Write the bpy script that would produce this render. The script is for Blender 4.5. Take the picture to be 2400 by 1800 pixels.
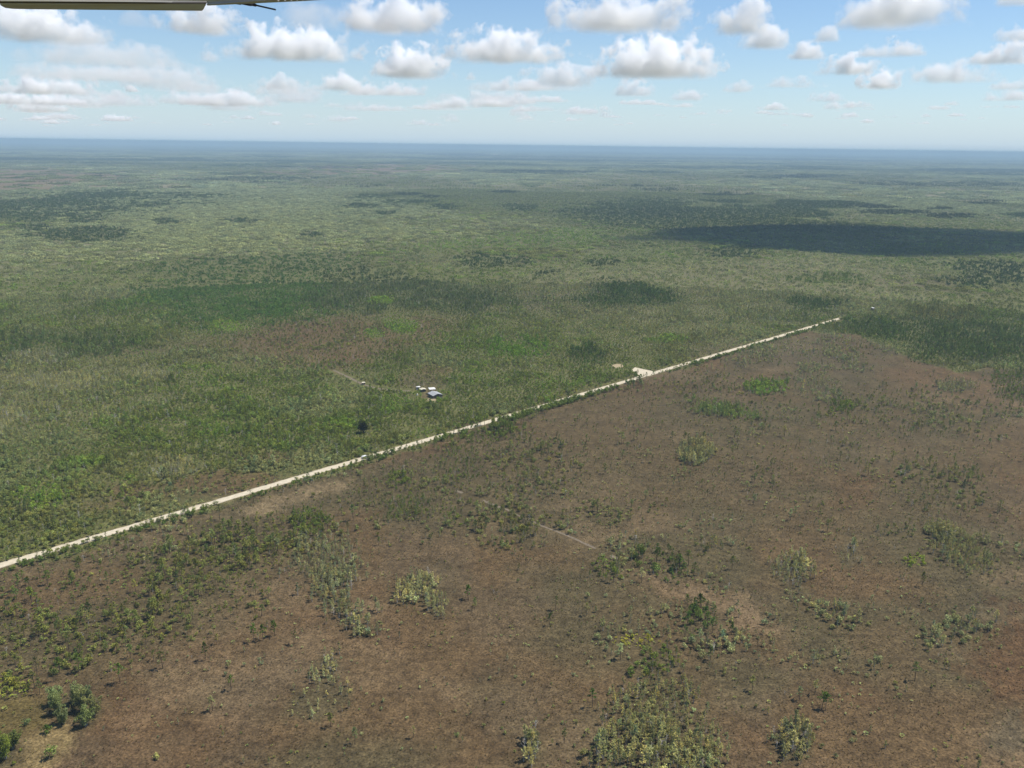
import bpy, math, random
import numpy as np
from mathutils import Vector, Matrix

for o in list(bpy.data.objects):
    bpy.data.objects.remove(o)
sc = bpy.context.scene
COL = sc.collection
R = math.radians

# ------------------------------------------------------------------ camera
H = 225.0                       # height of the aircraft above the ground, metres
F = 2010.0                      # focal length in photo pixels (photo 2400 x 1800)
PITCH = math.atan(559.0 / F)
ROLL = math.atan(32.0 / 2400.0)
cam = bpy.data.cameras.new('camera')
cam_o = bpy.data.objects.new('camera', cam)
COL.objects.link(cam_o)
sc.camera = cam_o
c_f = Vector((0, math.cos(PITCH), -math.sin(PITCH)))
_r, _u = Vector((1, 0, 0)), Vector((0, math.sin(PITCH), math.cos(PITCH)))
c_r = math.cos(ROLL) * _r + math.sin(ROLL) * _u
c_u = -math.sin(ROLL) * _r + math.cos(ROLL) * _u
_m = Matrix((c_r, c_u, -c_f)).transposed().to_4x4()
_m.translation = (0, 0, H)
cam_o.matrix_world = _m
cam.sensor_width = 36.0
cam.lens = 36.0 * F / 2400.0
cam.clip_start = 0.1
cam.clip_end = 400000.0

# ------------------------------------------------------------------ sky, sun, exposure
SUN_EL, SUN_AZ = 62.0, 76.0     # azimuth clockwise from +Y
world = bpy.data.worlds.new('World')
sc.world = world
world.use_nodes = True
wn, wl = world.node_tree.nodes, world.node_tree.links
bg = wn['Background']
sky = wn.new('ShaderNodeTexSky')
sky.sky_type = 'NISHITA'
sky.sun_disc = False
sky.sun_elevation = R(SUN_EL)
sky.sun_rotation = R(SUN_AZ)
sky.altitude = 200
sky.air_density = 1.0
sky.dust_density = 0.0
sky.ozone_density = 6.0
# low humid air: the sky pales evenly towards the horizon all the way round
w_tc = wn.new('ShaderNodeTexCoord')
w_sp = wn.new('ShaderNodeSeparateXYZ')
wl.new(w_tc.outputs['Generated'], w_sp.inputs[0])
def wmath(op, a, b=None):
    n = wn.new('ShaderNodeMath'); n.operation = op
    for i, v in enumerate((a, b)):
        if v is None: continue
        if isinstance(v, (int, float)): n.inputs[i].default_value = v
        else: wl.new(v, n.inputs[i])
    return n.outputs[0]
w_fac = wmath('EXPONENT', wmath('MULTIPLY', wmath('ABSOLUTE', w_sp.outputs[2]), -19.0))
w_mix = wn.new('ShaderNodeMix'); w_mix.data_type = 'RGBA'
wl.new(w_fac, w_mix.inputs[0])
wl.new(sky.outputs[0], w_mix.inputs[6])
w_mix.inputs[7].default_value = (4.25, 5.45, 6.5, 1)
wl.new(w_mix.outputs[2], bg.inputs[0])
bg.inputs[1].default_value = 0.106

sun = bpy.data.lights.new('sun', 'SUN')
sun.energy = 5.0
sun.angle = R(0.53)
sun.color = (1.0, 0.955, 0.89)
sun_o = bpy.data.objects.new('sun', sun)
COL.objects.link(sun_o)
SUN_D = Vector((math.cos(R(SUN_EL)) * math.sin(R(SUN_AZ)), math.cos(R(SUN_EL)) * math.cos(R(SUN_AZ)), math.sin(R(SUN_EL))))
sun_o.rotation_euler = SUN_D.to_track_quat('Z', 'Y').to_euler()

vs = sc.view_settings
vs.view_transform = 'Standard'
vs.look = 'None'
vs.exposure = 0.25
vs.gamma = 1.0
vs.use_curve_mapping = False
cy = sc.cycles
cy.max_bounces = 18
cy.diffuse_bounces = 2
cy.glossy_bounces = 2
cy.transmission_bounces = 2
cy.transparent_max_bounces = 4
cy.volume_bounces = 16
cy.use_denoising = True
cy.use_adaptive_sampling = True
cy.adaptive_threshold = 0.02

# ------------------------------------------------------------------ helpers
def ray(px, py):
    return (c_f * F + c_r * (px - 1200.0) + c_u * (900.0 - py)).normalized()

def at(px, py):
    """ground point that the photograph shows at (px, py), photo pixels"""
    d = ray(px, py)
    t = -H / d.z
    return (d.x * t, d.y * t)

def tag(o, label=None, cat=None, group=None, kind=None):
    if label: o['label'] = label
    if cat: o['category'] = cat
    if group: o['group'] = group
    if kind: o['kind'] = kind
    return o

def link(name, mesh, parent=None):
    o = bpy.data.objects.new(name, mesh)
    COL.objects.link(o)
    if parent is not None: o.parent = parent
    return o

def empty(name, loc=(0, 0, 0), rz=0.0):
    o = bpy.data.objects.new(name, None)
    COL.objects.link(o)
    o.location = loc
    o.rotation_euler = (0, 0, rz)
    return o

class MB:
    """collects vertices and faces, then links them as one mesh object"""
    def __init__(s): s.v, s.f, s.mi = [], [], []
    def face(s, pts, mi=0):
        n = len(s.v); s.v += [tuple(p) for p in pts]
        s.f.append(tuple(range(n, n + len(pts)))); s.mi.append(mi)
    def box(s, x0, x1, y0, y1, z0, z1, mi=0):
        n = len(s.v)
        s.v += [(x, y, z) for x in (x0, x1) for y in (y0, y1) for z in (z0, z1)]
        for q in ((0, 1, 3, 2), (4, 6, 7, 5), (0, 4, 5, 1), (2, 3, 7, 6), (0, 2, 6, 4), (1, 5, 7, 3)):
            s.f.append(tuple(n + i for i in q)); s.mi.append(mi)
    def hull8(s, p, mi=0):
        n = len(s.v); s.v += [tuple(q) for q in p]
        for q in ((0, 1, 2, 3), (7, 6, 5, 4), (0, 4, 5, 1), (1, 5, 6, 2), (2, 6, 7, 3), (3, 7, 4, 0)):
            s.f.append(tuple(n + i for i in q)); s.mi.append(mi)
    def tube(s, pts, radii, sides=5, mi=0):
        n = len(s.v)
        pts = [Vector(p) for p in pts]
        for i, p in enumerate(pts):
            d = (pts[min(i + 1, len(pts) - 1)] - pts[max(i - 1, 0)]).normalized()
            a = d.orthogonal().normalized(); b = d.cross(a)
            for k in range(sides):
                t = 2 * math.pi * k / sides
                s.v.append(tuple(p + (a * math.cos(t) + b * math.sin(t)) * radii[i]))
        for i in range(len(pts) - 1):
            for k in range(sides):
                k2 = (k + 1) % sides
                s.f.append((n + i * sides + k, n + i * sides + k2, n + (i + 1) * sides + k2, n + (i + 1) * sides + k)); s.mi.append(mi)
        s.f.append(tuple(n + (len(pts) - 1) * sides + k for k in range(sides))); s.mi.append(mi)
        s.f.append(tuple(n + sides - 1 - k for k in range(sides))); s.mi.append(mi)
    def mesh(s, name, *mats):
        me = bpy.data.meshes.new(name)
        me.from_pydata(s.v, [], s.f)
        for m in mats: me.materials.append(m)
        me.polygons.foreach_set('material_index', s.mi)
        return me
    def build(s, name, mats, parent=None):
        if not isinstance(mats, (list, tuple)): mats = [mats]
        return link(name, s.mesh(name, *mats), parent)

# lattice noise, world metres in, 0..1 out
def _hash(ix, iy, seed):
    h = (ix.astype(np.int64) * 374761393 + iy.astype(np.int64) * 668265263 + seed * 144269504) & 0xffffffff
    h = ((h ^ (h >> 13)) * 1274126177) & 0xffffffff
    h = ((h ^ (h >> 15)) * 2246822519) & 0xffffffff
    return ((h ^ (h >> 16)) & 0xffffff) / float(0xffffff)

def vnoise(x, y, seed):
    ix, iy = np.floor(x), np.floor(y)
    fx, fy = x - ix, y - iy
    fx = fx * fx * (3 - 2 * fx); fy = fy * fy * (3 - 2 * fy)
    a, b = _hash(ix, iy, seed), _hash(ix + 1, iy, seed)
    c, d = _hash(ix, iy + 1, seed), _hash(ix + 1, iy + 1, seed)
    return (a * (1 - fx) + b * fx) * (1 - fy) + (c * (1 - fx) + d * fx) * fy

def fbm(x, y, size, seed, octaves=4, rough=0.5):
    v, amp, tot = 0.0, 1.0, 0.0
    for k in range(octaves):
        v = v + amp * vnoise(x / size + 17.3 * k, y / size - 9.1 * k, seed + k)
        tot += amp; amp *= rough; size *= 0.5
    return v / tot

def smooth(a, b, v):
    t = np.clip((v - a) / (b - a), 0, 1)
    return t * t * (3 - 2 * t)

# ------------------------------------------------------------------ materials
def new_mat(name):
    m = bpy.data.materials.new(name)
    m.use_nodes = True
    return m, m.node_tree.nodes, m.node_tree.links

def paint(name, rgb, rough=0.6, spec=0.3, metal=0.0, var=0.12, size=0.6):
    m, n, l = new_mat(name)
    b = n['Principled BSDF']
    b.inputs['Roughness'].default_value = rough
    b.inputs['Specular IOR Level'].default_value = spec
    b.inputs['Metallic'].default_value = metal
    tx = n.new('ShaderNodeTexNoise'); tx.inputs['Scale'].default_value = 1.0 / size; tx.inputs['Detail'].default_value = 4
    tc = n.new('ShaderNodeTexCoord'); l.new(tc.outputs['Object'], tx.inputs['Vector'])
    mr = n.new('ShaderNodeMapRange'); mr.inputs['To Min'].default_value = 1 - var * 2; mr.inputs['To Max'].default_value = 1 + var * 2
    l.new(tx.outputs[0], mr.inputs['Value'])
    mx = n.new('ShaderNodeVectorMath'); mx.operation = 'SCALE'; mx.inputs[0].default_value = rgb
    l.new(mr.outputs[0], mx.inputs['Scale']); l.new(mx.outputs[0], b.inputs['Base Color'])
    return m

def foliage_mat():
    m, n, l = new_mat('foliage')
    n.remove(n['Principled BSDF'])
    out = n['Material Output']
    at_ = n.new('ShaderNodeAttribute'); at_.attribute_type = 'INSTANCER'; at_.attribute_name = 'tint'
    sh = n.new('ShaderNodeAttribute'); sh.attribute_name = 'leaf_tone'
    oi = n.new('ShaderNodeObjectInfo')
    mr = n.new('ShaderNodeMapRange'); mr.inputs['To Min'].default_value = 0.78; mr.inputs['To Max'].default_value = 1.25
    l.new(oi.outputs['Random'], mr.inputs['Value'])
    mu = n.new('ShaderNodeMath'); mu.operation = 'MULTIPLY'; l.new(mr.outputs[0], mu.inputs[0]); l.new(sh.outputs['Fac'], mu.inputs[1])
    sc_ = n.new('ShaderNodeVectorMath'); sc_.operation = 'SCALE'
    l.new(at_.outputs['Vector'], sc_.inputs[0]); l.new(mu.outputs[0], sc_.inputs['Scale'])
    df = n.new('ShaderNodeBsdfDiffuse'); tr = n.new('ShaderNodeBsdfTranslucent')
    l.new(sc_.outputs[0], df.inputs[0]); l.new(sc_.outputs[0], tr.inputs[0])
    mx = n.new('ShaderNodeMixShader'); mx.inputs[0].default_value = 0.3
    l.new(df.outputs[0], mx.inputs[1]); l.new(tr.outputs[0], mx.inputs[2]); l.new(mx.outputs[0], out.inputs[0])
    return m

M_LEAF = foliage_mat()
M_BARK = paint('pine_bark', (0.10, 0.075, 0.055), 0.9, 0.1)
M_PALEBARK = paint('pale_bark', (0.34, 0.32, 0.28), 0.9, 0.1)
M_SNAG = paint('bleached_wood', (0.50, 0.46, 0.40), 0.9, 0.1)
M_STEM = paint('shrub_stem', (0.12, 0.10, 0.075), 0.9, 0.1)

# ------------------------------------------------------------------ map of the land
ROAD_A, ROAD_B = np.array(at(-700, 1531)), np.array(at(1976, 744))
_rd = (ROAD_B - ROAD_A) / np.linalg.norm(ROAD_B - ROAD_A)
_rn = np.array((-_rd[1], _rd[0]))          # to the north-west, the scrub side
ROAD_HALF = 2.8

def road_st(x, y):
    dx, dy = x - ROAD_A[0], y - ROAD_A[1]
    return dx * _rd[0] + dy * _rd[1], dx * _rn[0] + dy * _rn[1]

def gpoly(pts):
    return np.array([at(*p) for p in pts])

def gellipse(cx, cy, rx, ry, n=18):
    return gpoly([(cx + rx * math.cos(2 * math.pi * k / n), cy + ry * math.sin(2 * math.pi * k / n)) for k in range(n)])

def inside(poly, x, y):
    r = np.zeros(x.shape, bool)
    bb = (x >= poly[:, 0].min()) & (x <= poly[:, 0].max()) & (y >= poly[:, 1].min()) & (y <= poly[:, 1].max())
    if not bb.any(): return r
    xs, ys = x[bb], y[bb]; ins = np.zeros(xs.shape, bool)
    x1, y1 = poly[-1]
    for x2, y2 in poly:
        c = ((y1 > ys) != (y2 > ys))
        with np.errstate(divide='ignore', invalid='ignore'):
            ins ^= c & (xs < (x2 - x1) * (ys - y1) / (y2 - y1 + 1e-12) + x1)
        x1, y1 = x2, y2
    r[bb] = ins
    return r

PRAIRIE = np.vstack([np.array([at(-700, 1531)]), gpoly([(1600, 862), (1700, 818), (1790, 788), (1900, 778), (2000, 782), (2100, 812), (2150, 850), (2230, 872), (2320, 856), (2420, 868), (2700, 890)]),
                     np.array([(1100, 350), (900, 100), (300, 60), (-700, 60)])])

# kinds of plant
PINE, CYP, SHRUB, PALM, DEAD = range(5)
# colours of living leaves and of the soil and litter (albedo)
C_MID = (0.105, 0.140, 0.048); C_BRIGHT = (0.130, 0.200, 0.050); C_DARK = (0.068, 0.105, 0.042); C_PINE = (0.080, 0.115, 0.045)
C_GREY = (0.185, 0.206, 0.152); C_OLIVE = (0.130, 0.145, 0.075); C_PALE = (0.235, 0.255, 0.180); C_YEL = (0.225, 0.225, 0.050)
G_BROWN = (0.104, 0.073, 0.047); G_OLIVE = (0.084, 0.070, 0.046); G_TAN = (0.150, 0.112, 0.082); G_RED = (0.100, 0.058, 0.036)
G_SCRUB = (0.112, 0.120, 0.056); G_SAV = (0.190, 0.185, 0.135); G_STRAW = (0.190, 0.148, 0.088); G_GREY = (0.094, 0.078, 0.062)

_k = lambda c, m: tuple(a * b for a, b in zip(c, m))
# zones: outline, then what grows there: plants per square metre (pine, cypress, shrub, palm, dead), leaf colour, soil colour, strength
def Z(poly, dens, leaf, soil, mix=1.0, warp=0.20):
    if dens[1] > .05: dens = tuple(v * 1.5 for v in dens)
    size = math.sqrt(max(1.0, (poly[:, 0].max() - poly[:, 0].min()) * (poly[:, 1].max() - poly[:, 1].min())))
    return dict(poly=poly, dens=dens, leaf=leaf, soil=soil, mix=mix, warp=warp * size, size=size)
E = gellipse
P = gpoly
ZONES = [
    # -- far dark streaks: cloud shadows painted in as dark dense wood, plus tree domes
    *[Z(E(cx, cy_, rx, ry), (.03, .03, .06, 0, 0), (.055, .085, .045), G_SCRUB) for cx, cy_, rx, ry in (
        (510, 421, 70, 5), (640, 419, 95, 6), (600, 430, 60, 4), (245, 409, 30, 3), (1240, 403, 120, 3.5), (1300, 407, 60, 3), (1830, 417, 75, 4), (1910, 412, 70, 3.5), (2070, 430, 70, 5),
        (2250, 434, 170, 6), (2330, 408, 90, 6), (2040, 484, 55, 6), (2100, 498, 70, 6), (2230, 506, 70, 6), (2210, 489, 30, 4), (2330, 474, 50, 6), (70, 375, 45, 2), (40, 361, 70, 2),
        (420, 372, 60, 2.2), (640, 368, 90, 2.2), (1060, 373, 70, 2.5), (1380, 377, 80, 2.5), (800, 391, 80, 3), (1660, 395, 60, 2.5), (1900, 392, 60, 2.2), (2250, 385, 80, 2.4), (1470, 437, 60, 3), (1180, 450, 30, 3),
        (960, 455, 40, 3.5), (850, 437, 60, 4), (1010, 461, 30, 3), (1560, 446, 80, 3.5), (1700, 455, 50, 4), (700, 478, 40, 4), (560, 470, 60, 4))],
    # -- scrub side, far to near
    Z(P([(1250, 650), (1500, 610), (1900, 590), (2150, 640), (2120, 700), (1900, 750), (1640, 800), (1400, 770), (1280, 720)]), (.002, .045, .075, 0, .004), (0.185, 0.205, 0.140), (0.150, 0.145, 0.095), .7),
    Z(P([(-200, 850), (120, 830), (420, 870), (380, 960), (160, 1010), (-200, 1030)]), (.002, .06, .07, 0, .006), (0.170, 0.190, 0.125), (0.130, 0.128, 0.075), .55),
    Z(P([(1150, 760), (1400, 740), (1600, 800), (1500, 850), (1250, 890), (1120, 850)]), (.003, .04, .09, 0, .003), (0.160, 0.185, 0.100), (0.130, 0.130, 0.075), .55),
    Z(P([(-300, 395), (60, 392), (260, 405), (280, 432), (100, 452), (-300, 455)]), (.0, .004, .006, 0, 0), C_OLIVE, (0.17, 0.125, 0.095)),
    Z(P([(640, 392), (860, 384), (1130, 388), (1080, 405), (900, 414), (700, 410)]), (.0, .004, .006, 0, 0), C_OLIVE, (0.16, 0.115, 0.09)),
    Z(P([(-300, 470), (150, 455), (380, 440), (470, 470), (330, 490), (150, 515), (-300, 525)]), (.02, .03, .06, 0, 0), C_DARK, G_SCRUB),
    Z(P([(180, 500), (420, 470), (800, 455), (1000, 500), (1050, 540), (900, 575), (700, 585), (420, 590), (200, 620), (-200, 680), (-200, 600), (40, 560)]), (.0015, .012, .016, 0, .002), C_GREY, G_SAV, .9),
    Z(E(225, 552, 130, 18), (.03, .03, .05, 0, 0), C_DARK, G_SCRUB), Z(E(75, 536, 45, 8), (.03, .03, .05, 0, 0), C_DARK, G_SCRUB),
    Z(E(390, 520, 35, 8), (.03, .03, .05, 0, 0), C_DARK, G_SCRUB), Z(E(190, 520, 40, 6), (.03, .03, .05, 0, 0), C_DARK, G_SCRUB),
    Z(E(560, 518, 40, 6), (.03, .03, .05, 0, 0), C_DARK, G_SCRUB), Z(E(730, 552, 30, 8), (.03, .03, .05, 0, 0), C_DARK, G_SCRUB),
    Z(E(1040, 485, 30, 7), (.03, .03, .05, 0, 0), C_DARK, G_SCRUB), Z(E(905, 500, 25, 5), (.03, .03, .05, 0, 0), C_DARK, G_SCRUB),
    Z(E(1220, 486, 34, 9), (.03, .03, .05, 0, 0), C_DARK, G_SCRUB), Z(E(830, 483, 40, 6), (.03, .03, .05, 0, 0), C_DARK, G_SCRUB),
    Z(P([(1325, 500), (1400, 470), (1500, 462), (1620, 480), (1800, 495), (1950, 515), (1900, 545), (1600, 545), (1420, 535)]), (.025, .03, .07, 0, 0), C_DARK, G_SCRUB),
    Z(E(1150, 612, 85, 18), (.03, .05, .03, 0, .004), C_DARK, G_SCRUB), Z(E(1415, 618, 38, 10), (.03, .04, .06, 0, 0), C_DARK, G_SCRUB),
    Z(P([(980, 570), (1150, 545), (1330, 535), (1420, 560), (1300, 585), (1100, 590)]), (.01, .02, .09, 0, 0), C_BRIGHT, G_SCRUB, .7),
    Z(P([(1342, 710), (1400, 680), (1460, 655), (1500, 672), (1580, 690), (1560, 715), (1420, 722)]), (.06, .03, .05, 0, 0), C_DARK, G_SCRUB),
    Z(E(1280, 642, 22, 8), (.05, .03, .05, 0, 0), C_DARK, G_SCRUB), Z(E(1720, 590, 60, 14), (.05, .03, .05, 0, 0), C_DARK, G_SCRUB),
    Z(E(2330, 650, 120, 34), (.05, .03, .05, 0, 0), C_DARK, G_SCRUB), Z(E(1950, 655, 90, 14), (.04, .03, .06, 0, 0), C_MID, G_SCRUB),
    Z(E(1900, 715, 60, 14), (.04, .03, .05, 0, 0), C_DARK, G_SCRUB), Z(E(2200, 740, 90, 24), (.03, .03, .08, 0, 0), C_OLIVE, G_SCRUB),
    Z(P([(1980, 765), (2120, 745), (2420, 770), (2420, 850), (2300, 845), (2170, 850), (2110, 810), (2040, 785)]), (.05, .03, .08, 0, 0), C_DARK, G_SCRUB, .8),
    Z(P([(190, 705), (330, 658), (430, 620), (560, 600), (700, 588), (800, 585), (880, 608), (840, 660), (760, 735), (700, 772), (560, 768), (440, 780), (400, 742), (300, 722)]), (.008, .0, .13, 0, 0), (0.070, 0.125, 0.044), G_SCRUB),
    Z(P([(840, 620), (960, 640), (1060, 660), (1150, 680), (1260, 702), (1180, 722), (1080, 735), (960, 734), (800, 745), (740, 735), (800, 680)]), (.018, .05, .08, 0, .004), (0.085, 0.115, 0.060), G_SCRUB),
    Z(P([(470, 812), (520, 772), (640, 752), (800, 752), (900, 760), (1010, 742), (1090, 745), (1030, 790), (960, 815), (880, 830), (860, 860), (780, 880), (660, 872), (560, 862), (480, 838)]), (.003, .010, .010, .004, .001), C_OLIVE, G_BROWN, .85),
    Z(E(890, 838, 100, 16), (.003, .008, .008, .004, .001), C_OLIVE, G_BROWN, .8), Z(E(1010, 868, 60, 12), (.003, .008, .010, .004, .001), C_OLIVE, G_BROWN, .6),
    Z(E(540, 766, 40, 14), (.0, .0, .14, 0, 0), C_BRIGHT, G_SCRUB), Z(E(895, 705, 34, 10), (.0, .0, .14, 0, 0), C_BRIGHT, G_SCRUB),
    Z(E(945, 765, 45, 18), (.0, .02, .14, 0, 0), C_BRIGHT, G_SCRUB), Z(E(880, 785, 22, 10), (.0, .02, .14, 0, 0), C_BRIGHT, G_SCRUB),
    Z(E(1215, 815, 75, 26), (.02, .0, .14, 0, 0), (0.10, 0.17, 0.04), G_SCRUB), Z(E(930, 850, 55, 22), (.03, .03, .07, 0, 0), C_MID, G_SCRUB, .8),
    Z(E(1370, 838, 42, 22), (.05, .03, .05, 0, 0), C_DARK, G_SCRUB), Z(E(1560, 798, 45, 10), (.0, .02, .14, 0, 0), C_BRIGHT, G_SCRUB, .8),
    Z(E(150, 810, 190, 36), (.04, .03, .07, 0, 0), C_DARK, G_SCRUB, .7), Z(E(250, 690, 90, 14), (.01, .05, .06, 0, .01), C_GREY, G_SCRUB, .7),
    Z(E(140, 895, 120, 20), (.0, .11, .02, 0, .02), C_PALE, G_SCRUB, .8), Z(E(20, 985, 40, 26), (.0, .11, .01, 0, .02), C_PALE, G_SCRUB, .9),
    Z(E(345, 880, 50, 12), (.0, .11, .02, 0, .02), C_PALE, G_SCRUB, .8), Z(E(100, 840, 70, 14), (.0, .08, .04, 0, .02), C_GREY, G_SCRUB, .8),
    Z(E(540, 1130, 130, 26), (.002, .010, .020, .010, .001), C_OLIVE, G_BROWN, .8), Z(E(330, 1150, 90, 20), (.002, .012, .02, .010, .001), C_OLIVE, G_BROWN, .6),
    Z(E(270, 1190, 90, 18), (.004, .012, .02, .010, .001), C_OLIVE, G_BROWN, .5), Z(E(620, 1070, 70, 14), (.004, .012, .02, .010, .001), C_OLIVE, G_BROWN, .6),
    Z(E(420, 1095, 70, 24), (.0, .10, .02, 0, .02), C_PALE, G_SCRUB, .8), Z(E(95, 1165, 70, 26), (.0, .04, .10, 0, .0), C_BRIGHT, G_SCRUB, .8),
    Z(E(1000, 895, 70, 20), (.002, .012, .02, .010, .001), C_OLIVE, (0.10, 0.088, 0.055), .9),
    # -- prairie side
    Z(P([(-100, 1365), (200, 1320), (430, 1270), (620, 1215), (760, 1195), (800, 1240), (700, 1300), (640, 1330), (560, 1400), (520, 1460), (430, 1520), (330, 1530), (250, 1565), (60, 1600), (-100, 1650)]), (.019, .004, .030, .034, .0008), (0.122, 0.138, 0.062), G_OLIVE, 1, .05),
    Z(P([(60, 1340), (260, 1330), (400, 1370), (250, 1420), (80, 1440), (-60, 1420)]), (.006, .001, .008, .018, .0004), C_PINE, G_BROWN, .8),
    Z(P([(560, 1205), (640, 1165), (740, 1135), (830, 1125), (800, 1150), (690, 1175), (620, 1215)]), (0, .001, .003, .004, 0), C_OLIVE, (0.185, 0.145, 0.105), .9, .05),
    Z(P([(820, 1120), (1000, 1085), (1260, 1000), (1300, 1120), (1250, 1260), (1050, 1240), (850, 1225)]), (.003, .020, .034, .010, .001), C_OLIVE, G_OLIVE, .8, .2),
    Z(E(725, 1225, 48, 32), (.01, .03, .09, 0, 0), C_MID, G_OLIVE, 1, .06),
    Z(P([(690, 1290), (790, 1260), (830, 1300), (840, 1350), (800, 1400), (850, 1440), (880, 1480), (820, 1490), (780, 1440), (740, 1380), (690, 1340)]), (.004, .075, .02, .01, .004), C_GREY, G_OLIVE, 1, .06),
    Z(P([(960, 1370), (1000, 1345), (1040, 1390), (1045, 1450), (1010, 1440), (985, 1410), (930, 1415), (920, 1400)]), (.0, .08, .005, .01, .006), C_PALE, G_OLIVE, 1, .05),
    Z(E(765, 1580, 30, 55), (.0, .085, .01, 0, .012), C_PALE, G_OLIVE, 1, .05),
    Z(P([(700, 1600), (770, 1620), (830, 1600), (800, 1680), (730, 1690), (660, 1680)]), (.0, .025, .01, .03, .002), C_PALE, G_OLIVE, 1),
    Z(E(934, 1128, 28, 22), (.006, .02, .08, 0, 0), C_MID, G_OLIVE, 1, .06), Z(E(955, 1190, 55, 26), (.004, .07, .02, 0, .002), C_MID, G_OLIVE, 1, .06),
    Z(E(1085, 1095, 45, 40), (.012, .05, .015, 0, .002), C_MID, G_OLIVE, .9), Z(E(1135, 1015, 70, 30), (.03, .02, .06, 0, 0), C_MID, G_OLIVE, .9),
    Z(P([(1190, 1195), (1240, 1200), (1255, 1260), (1235, 1290), (1200, 1260), (1160, 1245)]), (.007, .035, .02, 0, .001), C_OLIVE, G_OLIVE, 1, .10),
    Z(P([(1000, 1170), (1060, 1190), (1100, 1220), (1080, 1235), (1030, 1210)]), (.004, .01, .05, .02, 0), C_MID, G_OLIVE, 1, .05),
    Z(P([(1250, 950), (1500, 905), (1640, 870), (1800, 900), (1900, 1000), (1900, 1150), (1700, 1200), (1450, 1210), (1250, 1130), (1200, 1030)]), (.0030, .014, .014, .008, .001), C_OLIVE, G_OLIVE, .6),
    Z(P([(1900, 1000), (2150, 900), (2420, 960), (2420, 1250), (2200, 1230), (1980, 1280), (1850, 1200)]), (.002, .016, .020, .010, .002), C_OLIVE, G_OLIVE, .6),
    Z(P([(2080, 1080), (2250, 1090), (2300, 1170), (2200, 1220), (2080, 1180)]), (.004, .014, .022, .014, .002), C_OLIVE, G_OLIVE, .8),
    Z(P([(2010, 1100), (2060, 1120), (2040, 1170), (1960, 1200), (1920, 1170)]), (0, .001, .002, .002, 0), C_OLIVE, G_RED, .35),
    Z(E(1628, 1063, 42, 28), (.0, .10, .05, 0, .004), (0.200, 0.215, 0.150), G_OLIVE, 1, .08), Z(E(1795, 908, 50, 18), (.0, .02, .09, 0, 0), C_BRIGHT, G_OLIVE, .9, .12),
    Z(P([(1625, 945), (1665, 930), (1700, 950), (1770, 965), (1800, 985), (1740, 985), (1680, 975), (1630, 965)]), (.0, .08, .06, 0, .006), (0.14, 0.19, 0.085), G_OLIVE, 1, .06),
    Z(E(1915, 900, 28, 12), (0, .08, .02, 0, .006), C_GREY, G_OLIVE), Z(E(1968, 955, 30, 16), (.02, .02, .06, 0, 0), C_MID, G_OLIVE),
    Z(E(2235, 905, 45, 14), (0, .07, .04, 0, 0), C_GREY, G_OLIVE), Z(P([(2330, 880), (2420, 875), (2420, 960), (2340, 940)]), (.01, .05, .06, 0, 0), C_MID, G_OLIVE),
    Z(P([(2165, 1250), (2200, 1222), (2250, 1235), (2280, 1270), (2330, 1320), (2335, 1345), (2270, 1350), (2210, 1310), (2200, 1280)]), (.0, .095, .04, 0, .004), (0.190, 0.205, 0.135), G_OLIVE, 1, .04),
    Z(E(2140, 1315, 28, 16), (.0, .0, .04, .10, 0), (0.14, 0.18, 0.04), G_OLIVE, 1, .04), Z(E(2110, 1250, 50, 18), (.0, .03, .03, .02, .001), C_OLIVE, G_OLIVE),
    Z(E(1850, 1338, 46, 34), (.0, .09, .0, 0, .018), C_PALE, G_OLIVE, 1, .05), Z(E(2000, 1300, 34, 30), (.0, .035, .005, .008, .006), C_PALE, G_OLIVE),
    Z(E(1855, 1390, 40, 20), (.0, .02, .01, .02, .004), C_GREY, G_OLIVE),
    Z(P([(1470, 1610), (1580, 1588), (1610, 1640), (1640, 1690), (1690, 1730), (1700, 1820), (1370, 1820), (1390, 1750), (1430, 1690), (1440, 1640)]), (.003, .098, .02, .01, .008), (0.205, 0.225, 0.150), G_OLIVE, 1, .05),
    Z(E(1243, 1755, 26, 42), (.003, .08, .02, 0, .008), C_PALE, G_OLIVE, 1, .05), Z(E(1855, 1745, 46, 46), (.0, .095, .015, 0, .012), (0.205, 0.222, 0.155), G_OLIVE, 1, .04),
    Z(E(1487, 1502, 52, 16), (.004, .0, .02, .14, 0), C_YEL, G_OLIVE, 1, .06), Z(P([(1500, 1520), (1570, 1510), (1600, 1560), (1560, 1600), (1480, 1590)]), (.006, .03, .03, .02, .001), C_MID, G_OLIVE, 1, .08),
    Z(P([(1600, 1400), (1640, 1420), (1680, 1450), (1660, 1500), (1620, 1500), (1590, 1450)]), (.02, .005, .02, .02, 0), C_PINE, G_OLIVE),
    Z(P([(1480, 1300), (1560, 1290), (1620, 1340), (1600, 1370), (1520, 1350)]), (.014, .01, .02, .02, 0), C_PINE, G_OLIVE),
    Z(P([(1380, 1310), (1440, 1320), (1470, 1360), (1440, 1375), (1390, 1350)]), (.012, .02, .02, .02, 0), C_MID, G_OLIVE),
    Z(E(1420, 1205, 60, 26), (.012, .008, .02, .05, 0), C_OLIVE, G_OLIVE, .9), Z(E(1640, 1290, 50, 26), (.006, .012, .02, .012, .001), C_OLIVE, G_OLIVE, .9),
    Z(P([(1460, 1310), (1580, 1360), (1700, 1390), (1790, 1440), (1760, 1490), (1690, 1470), (1640, 1400), (1540, 1390)]), (.003, .001, .004, .006, 0), C_OLIVE, (0.185, 0.135, 0.10), .75),
    Z(P([(1650, 1520), (1760, 1560), (1840, 1600), (1820, 1640), (1700, 1620), (1640, 1580)]), (.003, .010, .010, .012, .002), C_OLIVE, G_OLIVE, .8),
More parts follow.
